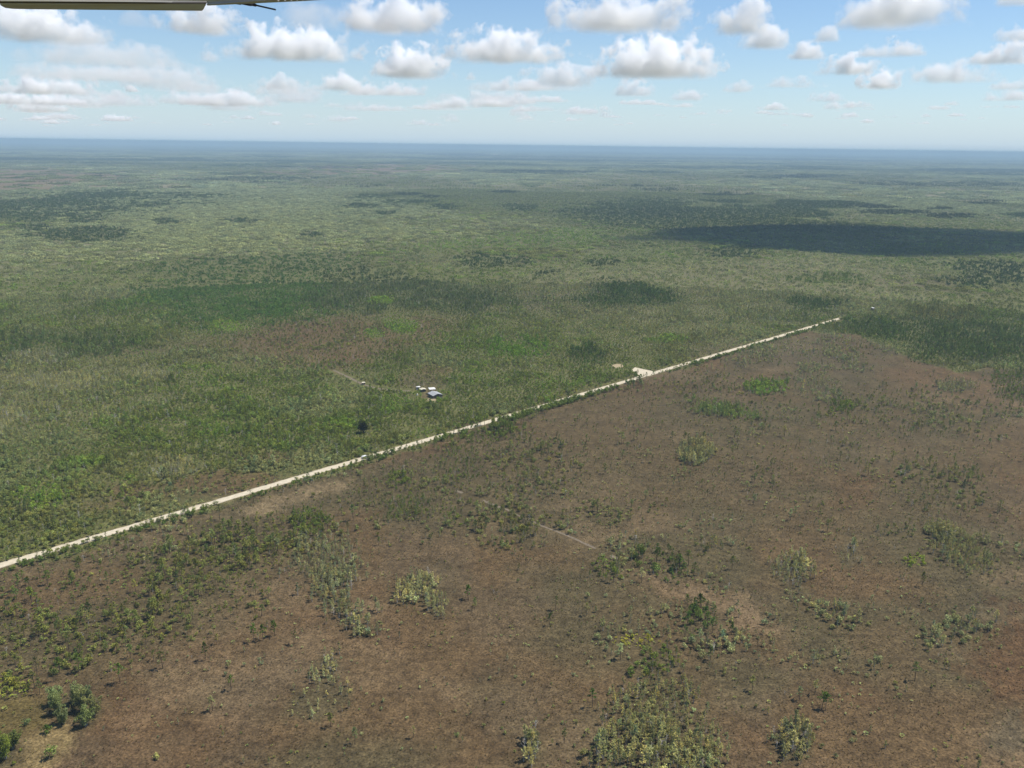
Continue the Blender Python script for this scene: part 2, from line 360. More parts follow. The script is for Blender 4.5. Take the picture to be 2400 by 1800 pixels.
    Z(P([(2260, 1480), (2420, 1420), (2420, 1660), (2330, 1640), (2250, 1580)]), (0, .0002, .001, .001, 0), C_OLIVE, G_RED, .75, .3),
    Z(P([(1980, 1470), (2120, 1440), (2200, 1560), (2060, 1620)]), (0, .0002, .001, .001, 0), C_OLIVE, G_BROWN, .5, .2),
    Z(P([(2300, 1690), (2420, 1660), (2420, 1760), (2320, 1750)]), (0, .0002, .001, .001, 0), C_OLIVE, (0.085, 0.080, 0.066), .5, .3),
    Z(P([(-60, 1640), (60, 1620), (130, 1650), (100, 1720), (-60, 1740)]), (0, .001, .004, .006, 0), C_OLIVE, (0.105, 0.085, 0.040), .9, .1),
    Z(P([(40, 1740), (140, 1690), (180, 1720), (150, 1780), (90, 1830), (-20, 1830)]), (0, .0, .006, .0, 0), C_OLIVE, G_STRAW, .95, .1),
    Z(P([(-60, 1745), (20, 1725), (55, 1750), (50, 1790), (10, 1830), (-60, 1830)]), (0, .0, .06, .0, 0), C_MID, G_OLIVE, 1, .05),
    Z(E(20, 1615, 48, 26), (.0, .0, .05, .13, 0), (0.165, 0.180, 0.060), G_OLIVE, 1, .06),
    Z(P([(118, 1625), (190, 1622), (240, 1640), (232, 1690), (200, 1712), (160, 1700), (118, 1670)]), (.0, .01, .03, 0, .002), (0.14, 0.16, 0.08), G_OLIVE, 1, .03),
]
HOUSE_CLEAR = E(1008, 926, 22, 12)
SPUR = P([(1535, 871), (1488, 861), (1480, 868), (1494, 876), (1503, 884), (1516, 882)])
SANDPIT = E(1448, 858, 13, 5)
YARD = E(1011, 938, 12, 4.5)
TRACKS = [[(782, 868), (812, 884), (850, 900), (900, 912), (960, 917)],
          [(1064, 1150), (1130, 1172), (1195, 1195), (1270, 1233), (1360, 1272), (1451, 1309)]]

def seg_dist(x, y, pts):
    d = np.full(x.shape, 1e9)
    for (ax, ay), (bx, by) in zip(pts[:-1], pts[1:]):
        vx, vy = bx - ax, by - ay
        t = np.clip(((x - ax) * vx + (y - ay) * vy) / (vx * vx + vy * vy), 0, 1)
        d = np.minimum(d, np.hypot(x - ax - t * vx, y - ay - t * vy))
    return d

def lerp(a, b, t):
    return a * (1 - t) + b * t

def land(x, y):
    """what grows and lies at each point: densities (n,5), leaf colour (n,3), soil colour (n,3)"""
    n = len(x)
    d = np.hypot(x, y)
    A_ = lambda c: np.array(c)[None, :]
    s, t = road_st(x, y)
    n1 = fbm(x, y, 260, 11); n2 = fbm(x, y, 90, 23); n3 = fbm(x, y, 900, 37); n4 = fbm(x, y, 34, 51, 3)
    # scrub everywhere north-west of the road and in the far distance
    dens = np.zeros((n, 5))
    w = smooth(.38, .62, n2)
    dens[:] = lerp(np.array([[.003, .024, .105, .004, .003]]), np.array([[.009, .012, .125, .006, .001]]), w[:, None])
    gap = smooth(.58, .70, n1) * .75
    dens *= ((1 - gap) * (.62 + .75 * smooth(.34, .60, fbm(x, y, 13, 61, 3))))[:, None]
    leaf = lerp(A_(C_MID), A_(C_OLIVE), smooth(.35, .6, n1)[:, None])
    leaf = lerp(leaf, A_(C_BRIGHT), (smooth(.55, .72, n4) * .7)[:, None])
    leaf = lerp(leaf, A_(C_GREY), (smooth(.50, .66, n2) * .65)[:, None])
    leaf = lerp(leaf, A_(C_DARK), (smooth(.57, .68, fbm(x, y, 420, 77)) * .35)[:, None])
    soil = lerp(A_(G_SCRUB), A_(G_OLIVE), gap[:, None])
    # far savanna, domes and strands
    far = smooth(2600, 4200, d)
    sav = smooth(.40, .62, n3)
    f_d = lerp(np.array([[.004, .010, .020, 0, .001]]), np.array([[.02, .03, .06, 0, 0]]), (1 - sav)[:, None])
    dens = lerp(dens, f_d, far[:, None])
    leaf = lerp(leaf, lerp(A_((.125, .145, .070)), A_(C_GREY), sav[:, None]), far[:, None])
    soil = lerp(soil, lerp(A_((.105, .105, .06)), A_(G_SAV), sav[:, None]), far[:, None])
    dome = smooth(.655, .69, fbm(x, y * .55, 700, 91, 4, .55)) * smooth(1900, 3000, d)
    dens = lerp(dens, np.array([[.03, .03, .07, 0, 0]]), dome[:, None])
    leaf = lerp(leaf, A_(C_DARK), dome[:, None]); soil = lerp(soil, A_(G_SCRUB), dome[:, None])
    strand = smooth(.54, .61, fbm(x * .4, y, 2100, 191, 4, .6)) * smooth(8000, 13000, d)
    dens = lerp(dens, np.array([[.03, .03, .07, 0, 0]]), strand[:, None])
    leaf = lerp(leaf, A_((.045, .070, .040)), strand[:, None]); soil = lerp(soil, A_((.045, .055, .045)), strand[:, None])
    # the open prairie
    wx = x + (fbm(x, y, 60, 5) - .5) * 46; wy = y + (fbm(x, y, 60, 6) - .5) * 46
    pr = (inside(PRAIRIE, wx, wy) & (t < -2)).astype(float)
    pd = np.zeros((n, 5)); tuft = smooth(.50, .66, n2) * smooth(.35, .6, n4)
    pd[:] = lerp(np.array([[.0003, .0030, .0050, .0030, .0001]]), np.array([[.0010, .022, .030, .010, .0010]]), tuft[:, None])
    ps = lerp(A_(G_BROWN), A_(G_OLIVE), smooth(.38, .62, n2)[:, None])
    ps = lerp(ps, A_(G_TAN), (smooth(.56, .72, fbm(x, y, 70, 131)) * .55)[:, None])
    ps = lerp(ps, A_(G_RED), (smooth(.58, .72, fbm(x, y, 80, 141)) * .35)[:, None])
    ps = lerp(ps, A_(G_GREY), (smooth(.58, .72, fbm(x, y, 55, 151)) * .35)[:, None])
    dens = lerp(dens, pd, pr[:, None]); soil = lerp(soil, ps, pr[:, None])
    leaf = lerp(leaf, lerp(A_(C_OLIVE), A_(C_GREY), smooth(.4, .6, n4)[:, None]), pr[:, None])
    wa = fbm(x, y, 40, 7) - .5 + .6 * (fbm(x, y, 12, 8, 2) - .5); wb = fbm(x, y, 40, 9) - .5 + .6 * (fbm(x, y, 12, 10, 2) - .5)
    jr = np.random.default_rng(1); j1 = jr.normal(0, 1, n); j2 = jr.normal(0, 1, n)
    wa2 = fbm(x, y, 9, 171, 2) - .5; wb2 = fbm(x, y, 9, 173, 2) - .5; w2 = fbm(x, y, 70, 175, 3) - .5; w3 = fbm(x, y, 70, 177, 3) - .5
    wc = fbm(x, y, 320, 107) - .5; wd = fbm(x, y, 320, 109) - .5
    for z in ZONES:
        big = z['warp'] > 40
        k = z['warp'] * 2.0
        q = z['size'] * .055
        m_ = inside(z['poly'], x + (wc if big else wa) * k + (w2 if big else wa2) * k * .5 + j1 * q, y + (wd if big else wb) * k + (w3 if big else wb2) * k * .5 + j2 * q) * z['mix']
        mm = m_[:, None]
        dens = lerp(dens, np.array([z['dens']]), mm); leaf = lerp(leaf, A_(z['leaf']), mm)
        q = z['size'] * .10
        ms = 0
        for a, b in ((1, 1), (-1, .6), (.5, -1), (-.4, -.7)):
            ms = ms + inside(z['poly'], x + (wc if big else wa) * k + j1 * q * a, y + (wd if big else wb) * k + j2 * q * b) * (z['mix'] / 4)
        soil = lerp(soil, A_(z['soil']), ms[:, None])
    # the verges: a hedge of shrubs on both sides, thin towards the south-west on the prairie side
    sB = float(np.linalg.norm(ROAD_B - ROAD_A)) + 5
    s1, s2 = road_st(*at(1130, 992))[0], road_st(*at(1470, 893))[0]; s3 = road_st(*at(1830, 787))[0]; s4 = road_st(*at(1905, 765))[0]
    close = ((s > s1) & (s < s2)) | ((s > s3) & (s < s4)) | (s > s4 + 60)
    se = (t < -ROAD_HALF - np.where(close, .8, 3.0)) & (t > -13 - 6 * (n4 - .5)) & (s < sB)
    hedge = np.where(close, .17, np.where(s > s1, .12, .07)) * smooth(.30, .5, fbm(x, y, 26, 203, 3))
    dens[se] = 0; dens[se, SHRUB] = hedge[se]; dens[se, PINE] = .004; leaf[se] = lerp(A_(C_MID), A_(C_DARK), .5)
    nw = (t > ROAD_HALF + .8) & (t < 9) & (s < sB)
    dens[nw] *= .5; dens[nw, PALM] = .08
    # bare ground
    bare = (np.abs(t) < ROAD_HALF + .5) & (s < sB)
    for pl in (HOUSE_CLEAR, SPUR, SANDPIT, YARD): bare |= inside(pl, x, y)
    dens[bare] = 0
    for tr in TRACKS:
        q = seg_dist(x, y, [at(*p) for p in tr])
        dens[q < (6.5 if tr is TRACKS[0] else 2.4)] = 0
    near_edge = (np.abs(t) < ROAD_HALF + 2.2) & (s < sB)
    soil[near_edge] = lerp(soil[near_edge], A_((.20, .17, .11)), .5)
    soil[inside(HOUSE_CLEAR, x, y)] = (.12, .10, .06)
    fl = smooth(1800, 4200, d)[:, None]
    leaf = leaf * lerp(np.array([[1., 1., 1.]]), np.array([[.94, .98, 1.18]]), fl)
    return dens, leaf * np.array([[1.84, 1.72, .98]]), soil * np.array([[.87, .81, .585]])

# ------------------------------------------------------------------ ground
def ground_mat():
    m, n, l = new_mat('prairie_soil_and_litter')
    b = n['Principled BSDF']; b.inputs['Roughness'].default_value = 0.95; b.inputs['Specular IOR Level'].default_value = 0.1
    ca = n.new('ShaderNodeAttribute'); ca.attribute_name = 'soil'
    tc = n.new('ShaderNodeTexCoord')
    fac = None
    for scale, det, lo, hi in ((1 / 1.0, 5, .42, 1.58), (1 / 3.6, 4, .62, 1.38), (1 / 17., 4, .80, 1.20)):
        tx = n.new('ShaderNodeTexNoise'); tx.inputs['Scale'].default_value = scale; tx.inputs['Detail'].default_value = det; tx.inputs['Roughness'].default_value = .65
        l.new(tc.outputs['Object'], tx.inputs['Vector'])
        mr = n.new('ShaderNodeMapRange'); mr.inputs['From Min'].default_value = .34; mr.inputs['From Max'].default_value = .66
        mr.inputs['To Min'].default_value = lo; mr.inputs['To Max'].default_value = hi
        l.new(tx.outputs[0], mr.inputs['Value'])
        if fac is None: fac = mr.outputs[0]
        else:
            mu = n.new('ShaderNodeMath'); mu.operation = 'MULTIPLY'; l.new(fac, mu.inputs[0]); l.new(mr.outputs[0], mu.inputs[1]); fac = mu.outputs[0]
    s_ = n.new('ShaderNodeVectorMath'); s_.operation = 'SCALE'
    l.new(ca.outputs['Vector'], s_.inputs[0]); l.new(fac, s_.inputs['Scale'])
    # pale dead grass stems lying on the soil
    tx = n.new('ShaderNodeTexNoise'); tx.inputs['Scale'].default_value = 1 / .45; tx.inputs['Detail'].default_value = 2
    l.new(tc.outputs['Object'], tx.inputs['Vector'])
    mr = n.new('ShaderNodeMapRange'); mr.inputs['From Min'].default_value = .60; mr.inputs['From Max'].default_value = .74; mr.inputs['To Max'].default_value = .45
    l.new(tx.outputs[0], mr.inputs['Value'])
    mx = n.new('ShaderNodeMix'); mx.data_type = 'RGBA'
    l.new(mr.outputs[0], mx.inputs[0]); l.new(s_.outputs[0], mx.inputs[6])
    pale = n.new('ShaderNodeVectorMath'); pale.operation = 'SCALE'; pale.inputs['Scale'].default_value = 2.1
    l.new(ca.outputs['Vector'], pale.inputs[0]); l.new(pale.outputs[0], mx.inputs[7])
    l.new(mx.outputs[2], b.inputs['Base Color'])
    return m

def build_ground():
    fine = np.radians(np.linspace(-38, 38, 420))
    coarse = np.radians(np.linspace(38, 322, 56)[1:-1])
    th = np.concatenate([fine, coarse]); na = len(th)
    rr = np.concatenate([[40, 100, 160], np.exp(np.linspace(math.log(210), math.log(9000), 420)), np.exp(np.linspace(math.log(9300), math.log(110000), 60))])
    nr = len(rr)
    X = (rr[:, None] * np.sin(th)[None, :]).ravel(); Y = (rr[:, None] * np.cos(th)[None, :]).ravel()
    X = np.append(X, 0.0); Y = np.append(Y, 0.0)
    _, _, soil = land(X, Y)
    k, i = np.meshgrid(np.arange(nr - 1), np.arange(na), indexing='ij')
    i2 = (i + 1) % na
    quads = np.stack([k * na + i, (k + 1) * na + i, (k + 1) * na + i2, k * na + i2], -1).reshape(-1, 4)[:, ::-1]
    tris = [(nr * na, a, (a + 1) % na) for a in range(na)]
    tris = np.array(tris)[:, ::-1]
    me = bpy.data.meshes.new('ground')
    nv = len(X)
    me.vertices.add(nv)
    co = np.zeros((nv, 3), np.float32); co[:, 0] = X; co[:, 1] = Y
    me.vertices.foreach_set('co', co.ravel())
    loops = np.concatenate([quads.ravel(), tris.ravel()]).astype(np.int32)
    me.loops.add(len(loops)); me.loops.foreach_set('vertex_index', loops)
    starts = np.concatenate([np.arange(len(quads)) * 4, len(quads) * 4 + np.arange(len(tris)) * 3]).astype(np.int32)
    me.polygons.add(len(starts)); me.polygons.foreach_set('loop_start', starts)
    me.update(calc_edges=True)
    a = me.attributes.new('soil', 'FLOAT_VECTOR', 'POINT')
    a.data.foreach_set('vector', soil.astype(np.float32).ravel())
    me.materials.append(ground_mat())
    me.validate()
    o = link('ground', me)
    tag(o, kind='structure')
    if me.polygons[0].normal.z < 0: me.flip_normals()
build_ground()

def sheet(name, pts, z, mat, kind='structure'):
    me = bpy.data.meshes.new(name)
    me.from_pydata([(p[0], p[1], z) for p in pts], [], [tuple(range(len(pts)))])
    me.materials.append(mat)
    o = link(name, me); tag(o, kind=kind)
    me.update()
    if me.polygons[0].normal.z < 0: me.flip_normals()
    return o

M_LIME = paint('crushed_limestone', (0.50, 0.435, 0.315), .95, .1, var=.16, size=2.5)
M_VERGE = paint('limestone_shoulder', (0.34, 0.29, 0.20), .95, .1, var=.3, size=1.6)
M_SAND = paint('sandy_soil', (0.33, 0.26, 0.155), .95, .1, var=.25, size=2.0)
M_TRACK = paint('worn_track', (0.165, 0.132, 0.092), .95, .1, var=.35, size=1.8)
random.seed(4)
def ribbon(name, pts, half, z, mat, wob):
    b = MB(); rows = []
    for i, p in enumerate(pts):
        q0, q1 = pts[max(i - 1, 0)], pts[min(i + 1, len(pts) - 1)]
        d = Vector((q1[0] - q0[0], q1[1] - q0[1])).normalized(); nn = Vector((-d.y, d.x))
        l_ = half + random.uniform(-wob, wob); r_ = half + random.uniform(-wob, wob)
        rows.append(((p[0] + nn.x * l_, p[1] + nn.y * l_, z), (p[0] - nn.x * r_, p[1] - nn.y * r_, z)))
    for k, (a, c) in enumerate(zip(rows[:-1], rows[1:])):
        if name == 'track' and half < 1.2 and math.sin(k * .9) + math.sin(k * .37) > 1.1: continue      # overgrown stretches
        b.face([a[1], c[1], c[0], a[0]])
    o = b.build(name, mat); tag(o, kind='structure'); return o

def along(p, q, step):
    n = max(2, int(math.dist(p, q) / step))
    return [(p[0] + (q[0] - p[0]) * i / n, p[1] + (q[1] - p[1]) * i / n) for i in range(n + 1)]
road_end = ROAD_B + _rd * 4
ribbon('road_shoulder', along(tuple(ROAD_A), tuple(road_end), 4.0), ROAD_HALF + .7, .03, M_VERGE, .55)
ribbon('road', along(tuple(ROAD_A), tuple(road_end), 5.0), ROAD_HALF, .06, M_LIME, .35)
sheet('road_turnout', SPUR, .045, M_LIME)
sheet('sand_clearing', SANDPIT, .04, M_SAND)
sheet('sand_yard', YARD, .05, M_SAND)
sheet('pale_clearing', E(1162, 362, 30, 1.3), .1, M_LIME)
for tr in TRACKS:
    g = [at(*p) for p in tr]; pts = []
    for p, q in zip(g[:-1], g[1:]): pts += along(p, q, 5.0)[:-1]
    wv = random.uniform(0, 6)
    pts = [(x + 1.1 * math.sin(k * .35 + wv), y + 1.1 * math.cos(k * .27 + wv)) for k, (x, y) in enumerate(pts + [g[-1]])]
    ribbon('track', pts, .9 if tr is TRACKS[1] else 1.4, .035, M_TRACK, .6)

# ------------------------------------------------------------------ humid air
def haze_mat():
    m, n, l = new_mat('humid_air'); n.clear()
    out = n.new('ShaderNodeOutputMaterial'); pv = n.new('ShaderNodeVolumePrincipled')
    pv.inputs['Color'].default_value = (0.46, 0.64, 0.79, 1); pv.inputs['Density'].default_value = 7.4e-5; pv.inputs['Anisotropy'].default_value = 0.0
    l.new(pv.outputs[0], out.inputs['Volume'])
    return m
b = MB(); b.box(-130000, 130000, -130000, 130000, -3, 240)
tag(b.build('haze', haze_mat()), kind='stuff')

# ------------------------------------------------------------------ plants: one model of each kind in several variants
def leaf_quad(b, c, u, v, mi=1):
    c, u, v = Vector(c), Vector(u), Vector(v)
    b.face([c - u, c + v, c + u, c - v], mi)

def rnd_dir(rg, up=0.0):
    while True:
        v = Vector((rg.uniform(-1, 1), rg.uniform(-1, 1), rg.uniform(-1, 1)))
        if .05 < v.length < 1: break
    v.normalize(); v.z += up
    return v.normalized()

def tuft(b, rg, c, r, n, wid):
    for _ in range(n):
        d = rnd_dir(rg, .25); w = d.orthogonal().normalized() * r * wid
        leaf_quad(b, Vector(c) + d * r * .5, d * r * .5, w)

def pine(rg):
    t, c = MB(), MB(); h = rg.uniform(7.5, 9.5)
    bx, by = rg.uniform(-.6, .6), rg.uniform(-.6, .6); w1, w2 = rg.uniform(0, 6), rg.uniform(.08, .2)
    P_ = lambda k: Vector((bx * k * k + w2 * math.sin(k * 5 + w1), by * k * k + w2 * math.sin(k * 4), h * k))
    t.tube([P_(0) - Vector((0, 0, .2)), P_(.25), P_(.5), P_(.75), P_(.97)], [.17, .15, .12, .08, .03], 5)
    lo = rg.uniform(.36, .56)
    for i in range(17):
        k = lo + (1 - lo) * (i / 16.0) ** .85
        a = i * 2.4 + rg.uniform(-.7, .7); L_ = (1.9 - 1.3 * ((k - lo) / (1 - lo)) ** 1.5) * rg.uniform(.45, 1.25)
        p = P_(min(k, .96)); e = p + Vector((math.cos(a) * L_, math.sin(a) * L_, rg.uniform(-.05, .6) * L_))
        t.tube([p, e], [.045, .015], 3)
        if rg.random() < .85: tuft(c, rg, e, .72, 13, .2)
        tuft(c, rg, p.lerp(e, .6), .6, 7, .2)
    tuft(c, rg, P_(1.0), .75, 14, .2)
    return t, c

def cypress(rg):
    t, c = MB(), MB(); h = rg.uniform(5.2, 6.8)
    bx, by = rg.uniform(-.2, .2), rg.uniform(-.2, .2)
    P_ = lambda k: Vector((bx * k, by * k, h * k))
    t.tube([P_(0) - Vector((0, 0, .2)), P_(.12), P_(.5), P_(.98)], [.20, .11, .07, .015], 5)
    for i in range(22):
        k = rg.uniform(.22, .97); a = rg.uniform(0, 6.28); L_ = (1.25 * (1 - k) + .35) * rg.uniform(.6, 1.15)
        p = P_(k); e = p + Vector((math.cos(a) * L_, math.sin(a) * L_, .45 * L_))
        t.tube([p, e], [.03, .008], 3)
        for q in range(12):
            s_ = p.lerp(e, rg.uniform(.3, 1.05)); d = rnd_dir(rg); w = d.orthogonal().normalized()
            leaf_quad(c, s_ + d * .10, d * rg.uniform(.15, .32), w * rg.uniform(.07, .15))
    return t, c

def shrub(rg, dense=1.0):
    t, c = MB(), MB(); r, h = rg.uniform(1.2, 1.6), rg.uniform(2.3, 3.1)
    for i in range(5):
        a = rg.uniform(0, 6.28); e = Vector((math.cos(a) * r * .6, math.sin(a) * r * .6, h * rg.uniform(.5, .8)))
        t.tube([(0, 0, -.15), e * .5 + Vector((0, 0, .1)), e], [.06, .04, .015], 3)
    lumps = [(Vector((rg.uniform(-.6, .6) * r, rg.uniform(-.6, .6) * r, h * rg.uniform(.35, .78))), r * rg.uniform(.42, .65)) for _ in range(8)]
    for i in range(int(170 * dense)):
        p, q = rg.choice(lumps); d = rnd_dir(rg, .2); s_ = p + d * q * rg.uniform(.6, 1.05)
        if s_.z < .12: s_.z = rg.uniform(.1, .5)
        n_ = (d + rnd_dir(rg) * .8).normalized(); u = n_.orthogonal().normalized(); v = n_.cross(u)
        k = rg.uniform(.16, .30)
        leaf_quad(c, s_, u * k, v * k * rg.uniform(.5, .9))
    return t, c

def palmetto(rg):
    t, c = MB(), MB()
    for i in range(9):
        a = rg.uniform(0, 6.28); r = rg.uniform(.2, .8); z = rg.uniform(.45, 1.0)
        p = Vector((math.cos(a) * r, math.sin(a) * r, z)); t.tube([(0, 0, -.1), p], [.03, .015], 3)
        out = Vector((math.cos(a), math.sin(a), rg.uniform(.1, .7))).normalized(); side = out.cross(Vector((0, 0, 1))).normalized()
        for k in range(7):
            an = (k - 3) * .38; d = (out * math.cos(an) + side * math.sin(an)).normalized(); w = d.cross(out.cross(side)).normalized()
            leaf_quad(c, p + d * .3, d * .32, w * .07)
    return t, c

def snag(rg):
    t = MB(); h = rg.uniform(4.5, 6.0); P_ = lambda k: Vector((.3 * k * rg.uniform(.5, 1), .2 * k, h * k))
    t.tube([(0, 0, -.2), (.05, 0, h * .4), (.15, .1, h)], [.15, .11, .03], 5)
    for i in range(16):
        k = rg.uniform(.3, .98); a = rg.uniform(0, 6.28); L_ = (1.5 * (1 - k) + .45) * rg.uniform(.5, 1.1)
        p = Vector((.05 + .1 * k, .08 * k, h * k)); m_ = p + Vector((math.cos(a) * L_, math.sin(a) * L_, .5 * L_))
        t.tube([p, m_], [.05, .02], 3)
        for q in range(2):
            a2 = a + rg.uniform(-.9, .9); t.tube([m_, m_ + Vector((math.cos(a2), math.sin(a2), .5)) * L_ * .5], [.025, .012], 3)
    return t, None

def tussock(rg):
    t, c = MB(), MB()
    for i in range(12):
        a = rg.uniform(0, 6.28); d = Vector((math.cos(a) * rg.uniform(.15, .7), math.sin(a) * rg.uniform(.15, .7), rg.uniform(.4, .9)))
        w = Vector((-math.sin(a), math.cos(a), 0)) * .07; p = Vector((math.cos(a), math.sin(a), 0)) * .1
        c.face([p - w, p + w, p + d], 1)
    return None, c

def add_tone(me, seed, only_leaf=True, lo=.62, hi=1.42):
    rg = np.random.default_rng(seed)
    a = me.attributes.new('leaf_tone', 'FLOAT', 'FACE')
    a.data.foreach_set('value', rg.uniform(lo, hi, len(me.polygons)).astype(np.float32))

class Model:
    """trunk mesh, crown mesh, and both in one mesh for the masses"""
    def __init__(s, name, t, c, bark, seed):
        s.trunk = s.crown = None
        both = MB()
        if t:
            s.trunk = t.mesh(name + '_trunk', bark)
            both.v += t.v; both.f += t.f; both.mi += [0] * len(t.f)
        if c:
            n = len(both.v)
            cm = MB(); cm.v, cm.f, cm.mi = c.v, c.f, [0] * len(c.f)
            s.crown = cm.mesh(name + '_crown', M_LEAF); add_tone(s.crown, seed)
            both.v += c.v; both.f += [tuple(i + n for i in f) for f in c.f]; both.mi += [1] * len(c.f)
        s.mesh = both.mesh(name, bark, M_LEAF); add_tone(s.mesh, seed)
        s.proto = bpy.data.objects.new(name + '_model', s.mesh)      # not linked: only a source of geometry

def models(name, fn, bark, variants, seed, **kw):
    return [Model(name, *fn(random.Random(seed + k), **kw), bark, seed + k) for k in range(variants)]
MODELS = {PINE: models('slash_pine', pine, M_BARK, 6, 100), CYP: models('dwarf_cypress', cypress, M_PALEBARK, 6, 200),
          SHRUB: models('leafy_shrub', shrub, M_STEM, 6, 300), PALM: models('palmetto', palmetto, M_STEM, 4, 400),
          DEAD: models('bare_snag', snag, M_SNAG, 4, 500)}
TUSSOCK = models('grass_tussock', tussock, M_STEM, 4, 600)

# far woodland: patches of many crowns
def woodland_patch(rg, radius, n, r0, r1, quads):
    c = MB(); hubs = [(rg.uniform(-.7, .7) * radius, rg.uniform(-.7, .7) * radius, rg.uniform(.7, 1.25)) for _ in range(5)]
    for i in range(n):
        hx, hy, hs = rg.choice(hubs)
        a = rg.uniform(0, 6.28); d = radius * .55 * math.sqrt(rg.random()); q = rg.uniform(r0, r1) * hs * (.5 if rg.random() < .45 else 1); h = q * rg.uniform(1.6, 2.8)
        p = Vector((hx + math.cos(a) * d, hy + math.sin(a) * d, 0))
        for k in range(quads):
            dd = rnd_dir(rg, .25); s_ = p + Vector((dd.x * q, dd.y * q, h * .55 + dd.z * h * .45)) * 1.0
            n_ = (dd + rnd_dir(rg) * .7).normalized(); u = n_.orthogonal().normalized(); v = n_.cross(u)
            leaf_quad(c, s_, u * q * .5, v * q * .38)
    return None, c
PATCH_MID = models('wood_patch', woodland_patch, M_STEM, 5, 700, radius=12, n=60, r0=.9, r1=2.0, quads=16)
PATCH_SPARSE = models('sparse_patch', woodland_patch, M_STEM, 4, 800, radius=12, n=14, r0=.7, r1=1.5, quads=14)
PATCH_FAR = models('far_patch', woodland_patch, M_STEM, 4, 900, radius=62, n=210, r0=2.6, r1=4.6, quads=10)
PATCH_FARS = models('far_sparse', woodland_patch, M_STEM, 4, 950, radius=62, n=45, r0=1.8, r1=3.2, quads=10)

PATCH_HOR = models('horizon_patch', woodland_patch, M_STEM, 4, 980, radius=230, n=260, r0=4, r1=9, quads=9)
PATCH_HORS = models('horizon_sparse', woodland_patch, M_STEM, 4, 990, radius=230, n=50, r0=3, r1=6, quads=9)

# ------------------------------------------------------------------ masses: points that carry copies of the models
def mass(name, mods, pts, scale, tint, variant, label=None):
    n = len(pts)
    if n == 0: return None
    me = bpy.data.meshes.new(name)
    me.vertices.add(n)
    co = np.zeros((n, 3), np.float32); co[:, :2] = pts
    me.vertices.foreach_set('co', co.ravel())
    rg = np.random.default_rng(n)
    def attr(nm, typ, key, arr):
        a = me.attributes.new(nm, typ, 'POINT'); a.data.foreach_set(key, arr.ravel())
    attr('tint', 'FLOAT_VECTOR', 'vector', tint.astype(np.float32))
    attr('size', 'FLOAT_VECTOR', 'vector', scale.astype(np.float32))
    rot = np.zeros((n, 3), np.float32); rot[:, 2] = rg.uniform(0, 6.283, n)
    attr('turn', 'FLOAT_VECTOR', 'vector', rot)
    attr('model', 'INT', 'value', variant.astype(np.int32))
    o = link(name, me)
    ng = bpy.data.node_groups.new(name, 'GeometryNodeTree')
    ng.interface.new_socket('Geometry', in_out='INPUT', socket_type='NodeSocketGeometry')
    ng.interface.new_socket('Geometry', in_out='OUTPUT', socket_type='NodeSocketGeometry')
    N, L = ng.nodes, ng.links
    gi, go = N.new('NodeGroupInput'), N.new('NodeGroupOutput')
    ip = N.new('GeometryNodeInstanceOnPoints'); jn = N.new('GeometryNodeGeometryToInstance')
    for md in mods:
        oi = N.new('GeometryNodeObjectInfo'); oi.inputs['Object'].default_value = md.proto
        L.new(oi.outputs['Geometry'], jn.inputs[0])
    def named(nm, typ):
        a = N.new('GeometryNodeInputNamedAttribute'); a.data_type = typ; a.inputs[0].default_value = nm
        return a.outputs[0]
    L.new(gi.outputs[0], ip.inputs['Points']); L.new(jn.outputs[0], ip.inputs['Instance'])
    ip.inputs['Pick Instance'].default_value = True
    L.new(named('model', 'INT'), ip.inputs['Instance Index'])
    er = N.new('FunctionNodeEulerToRotation'); L.new(named('turn', 'FLOAT_VECTOR'), er.inputs[0])
    L.new(er.outputs[0], ip.inputs['Rotation']); L.new(named('size', 'FLOAT_VECTOR'), ip.inputs['Scale'])
    L.new(ip.outputs[0], go.inputs[0])
    md = o.modifiers.new('copies', 'NODES'); md.node_group = ng
    tag(o, label, kind='stuff')
    return o

def cells(d0, d1, step, ang, seed):
    """a jittered grid of points between two distances"""
    rg = np.random.default_rng(seed)
    xs = np.arange(-d1 * math.sin(ang) - 20, d1 * math.sin(ang) + 20, step); ys = np.arange(0, d1, step)
    X, Y = np.meshgrid(xs, ys); X, Y = X.ravel(), Y.ravel()
    X = X + rg.uniform(-.5, .5, len(X)) * step; Y = Y + rg.uniform(-.5, .5, len(Y)) * step
    d = np.hypot(X, Y); k = (d >= d0) & (d < d1) & (np.abs(X) < np.tan(ang) * Y + 25)
    return X[k], Y[k], rg

def project(x, y):
    d = np.stack([x, y, np.full(len(x), -H)], 1)
    z = d @ np.array(c_f); return 1200 + F * (d @ np.array(c_r)) / z, 900 - F * (d @ np.array(c_u)) / z

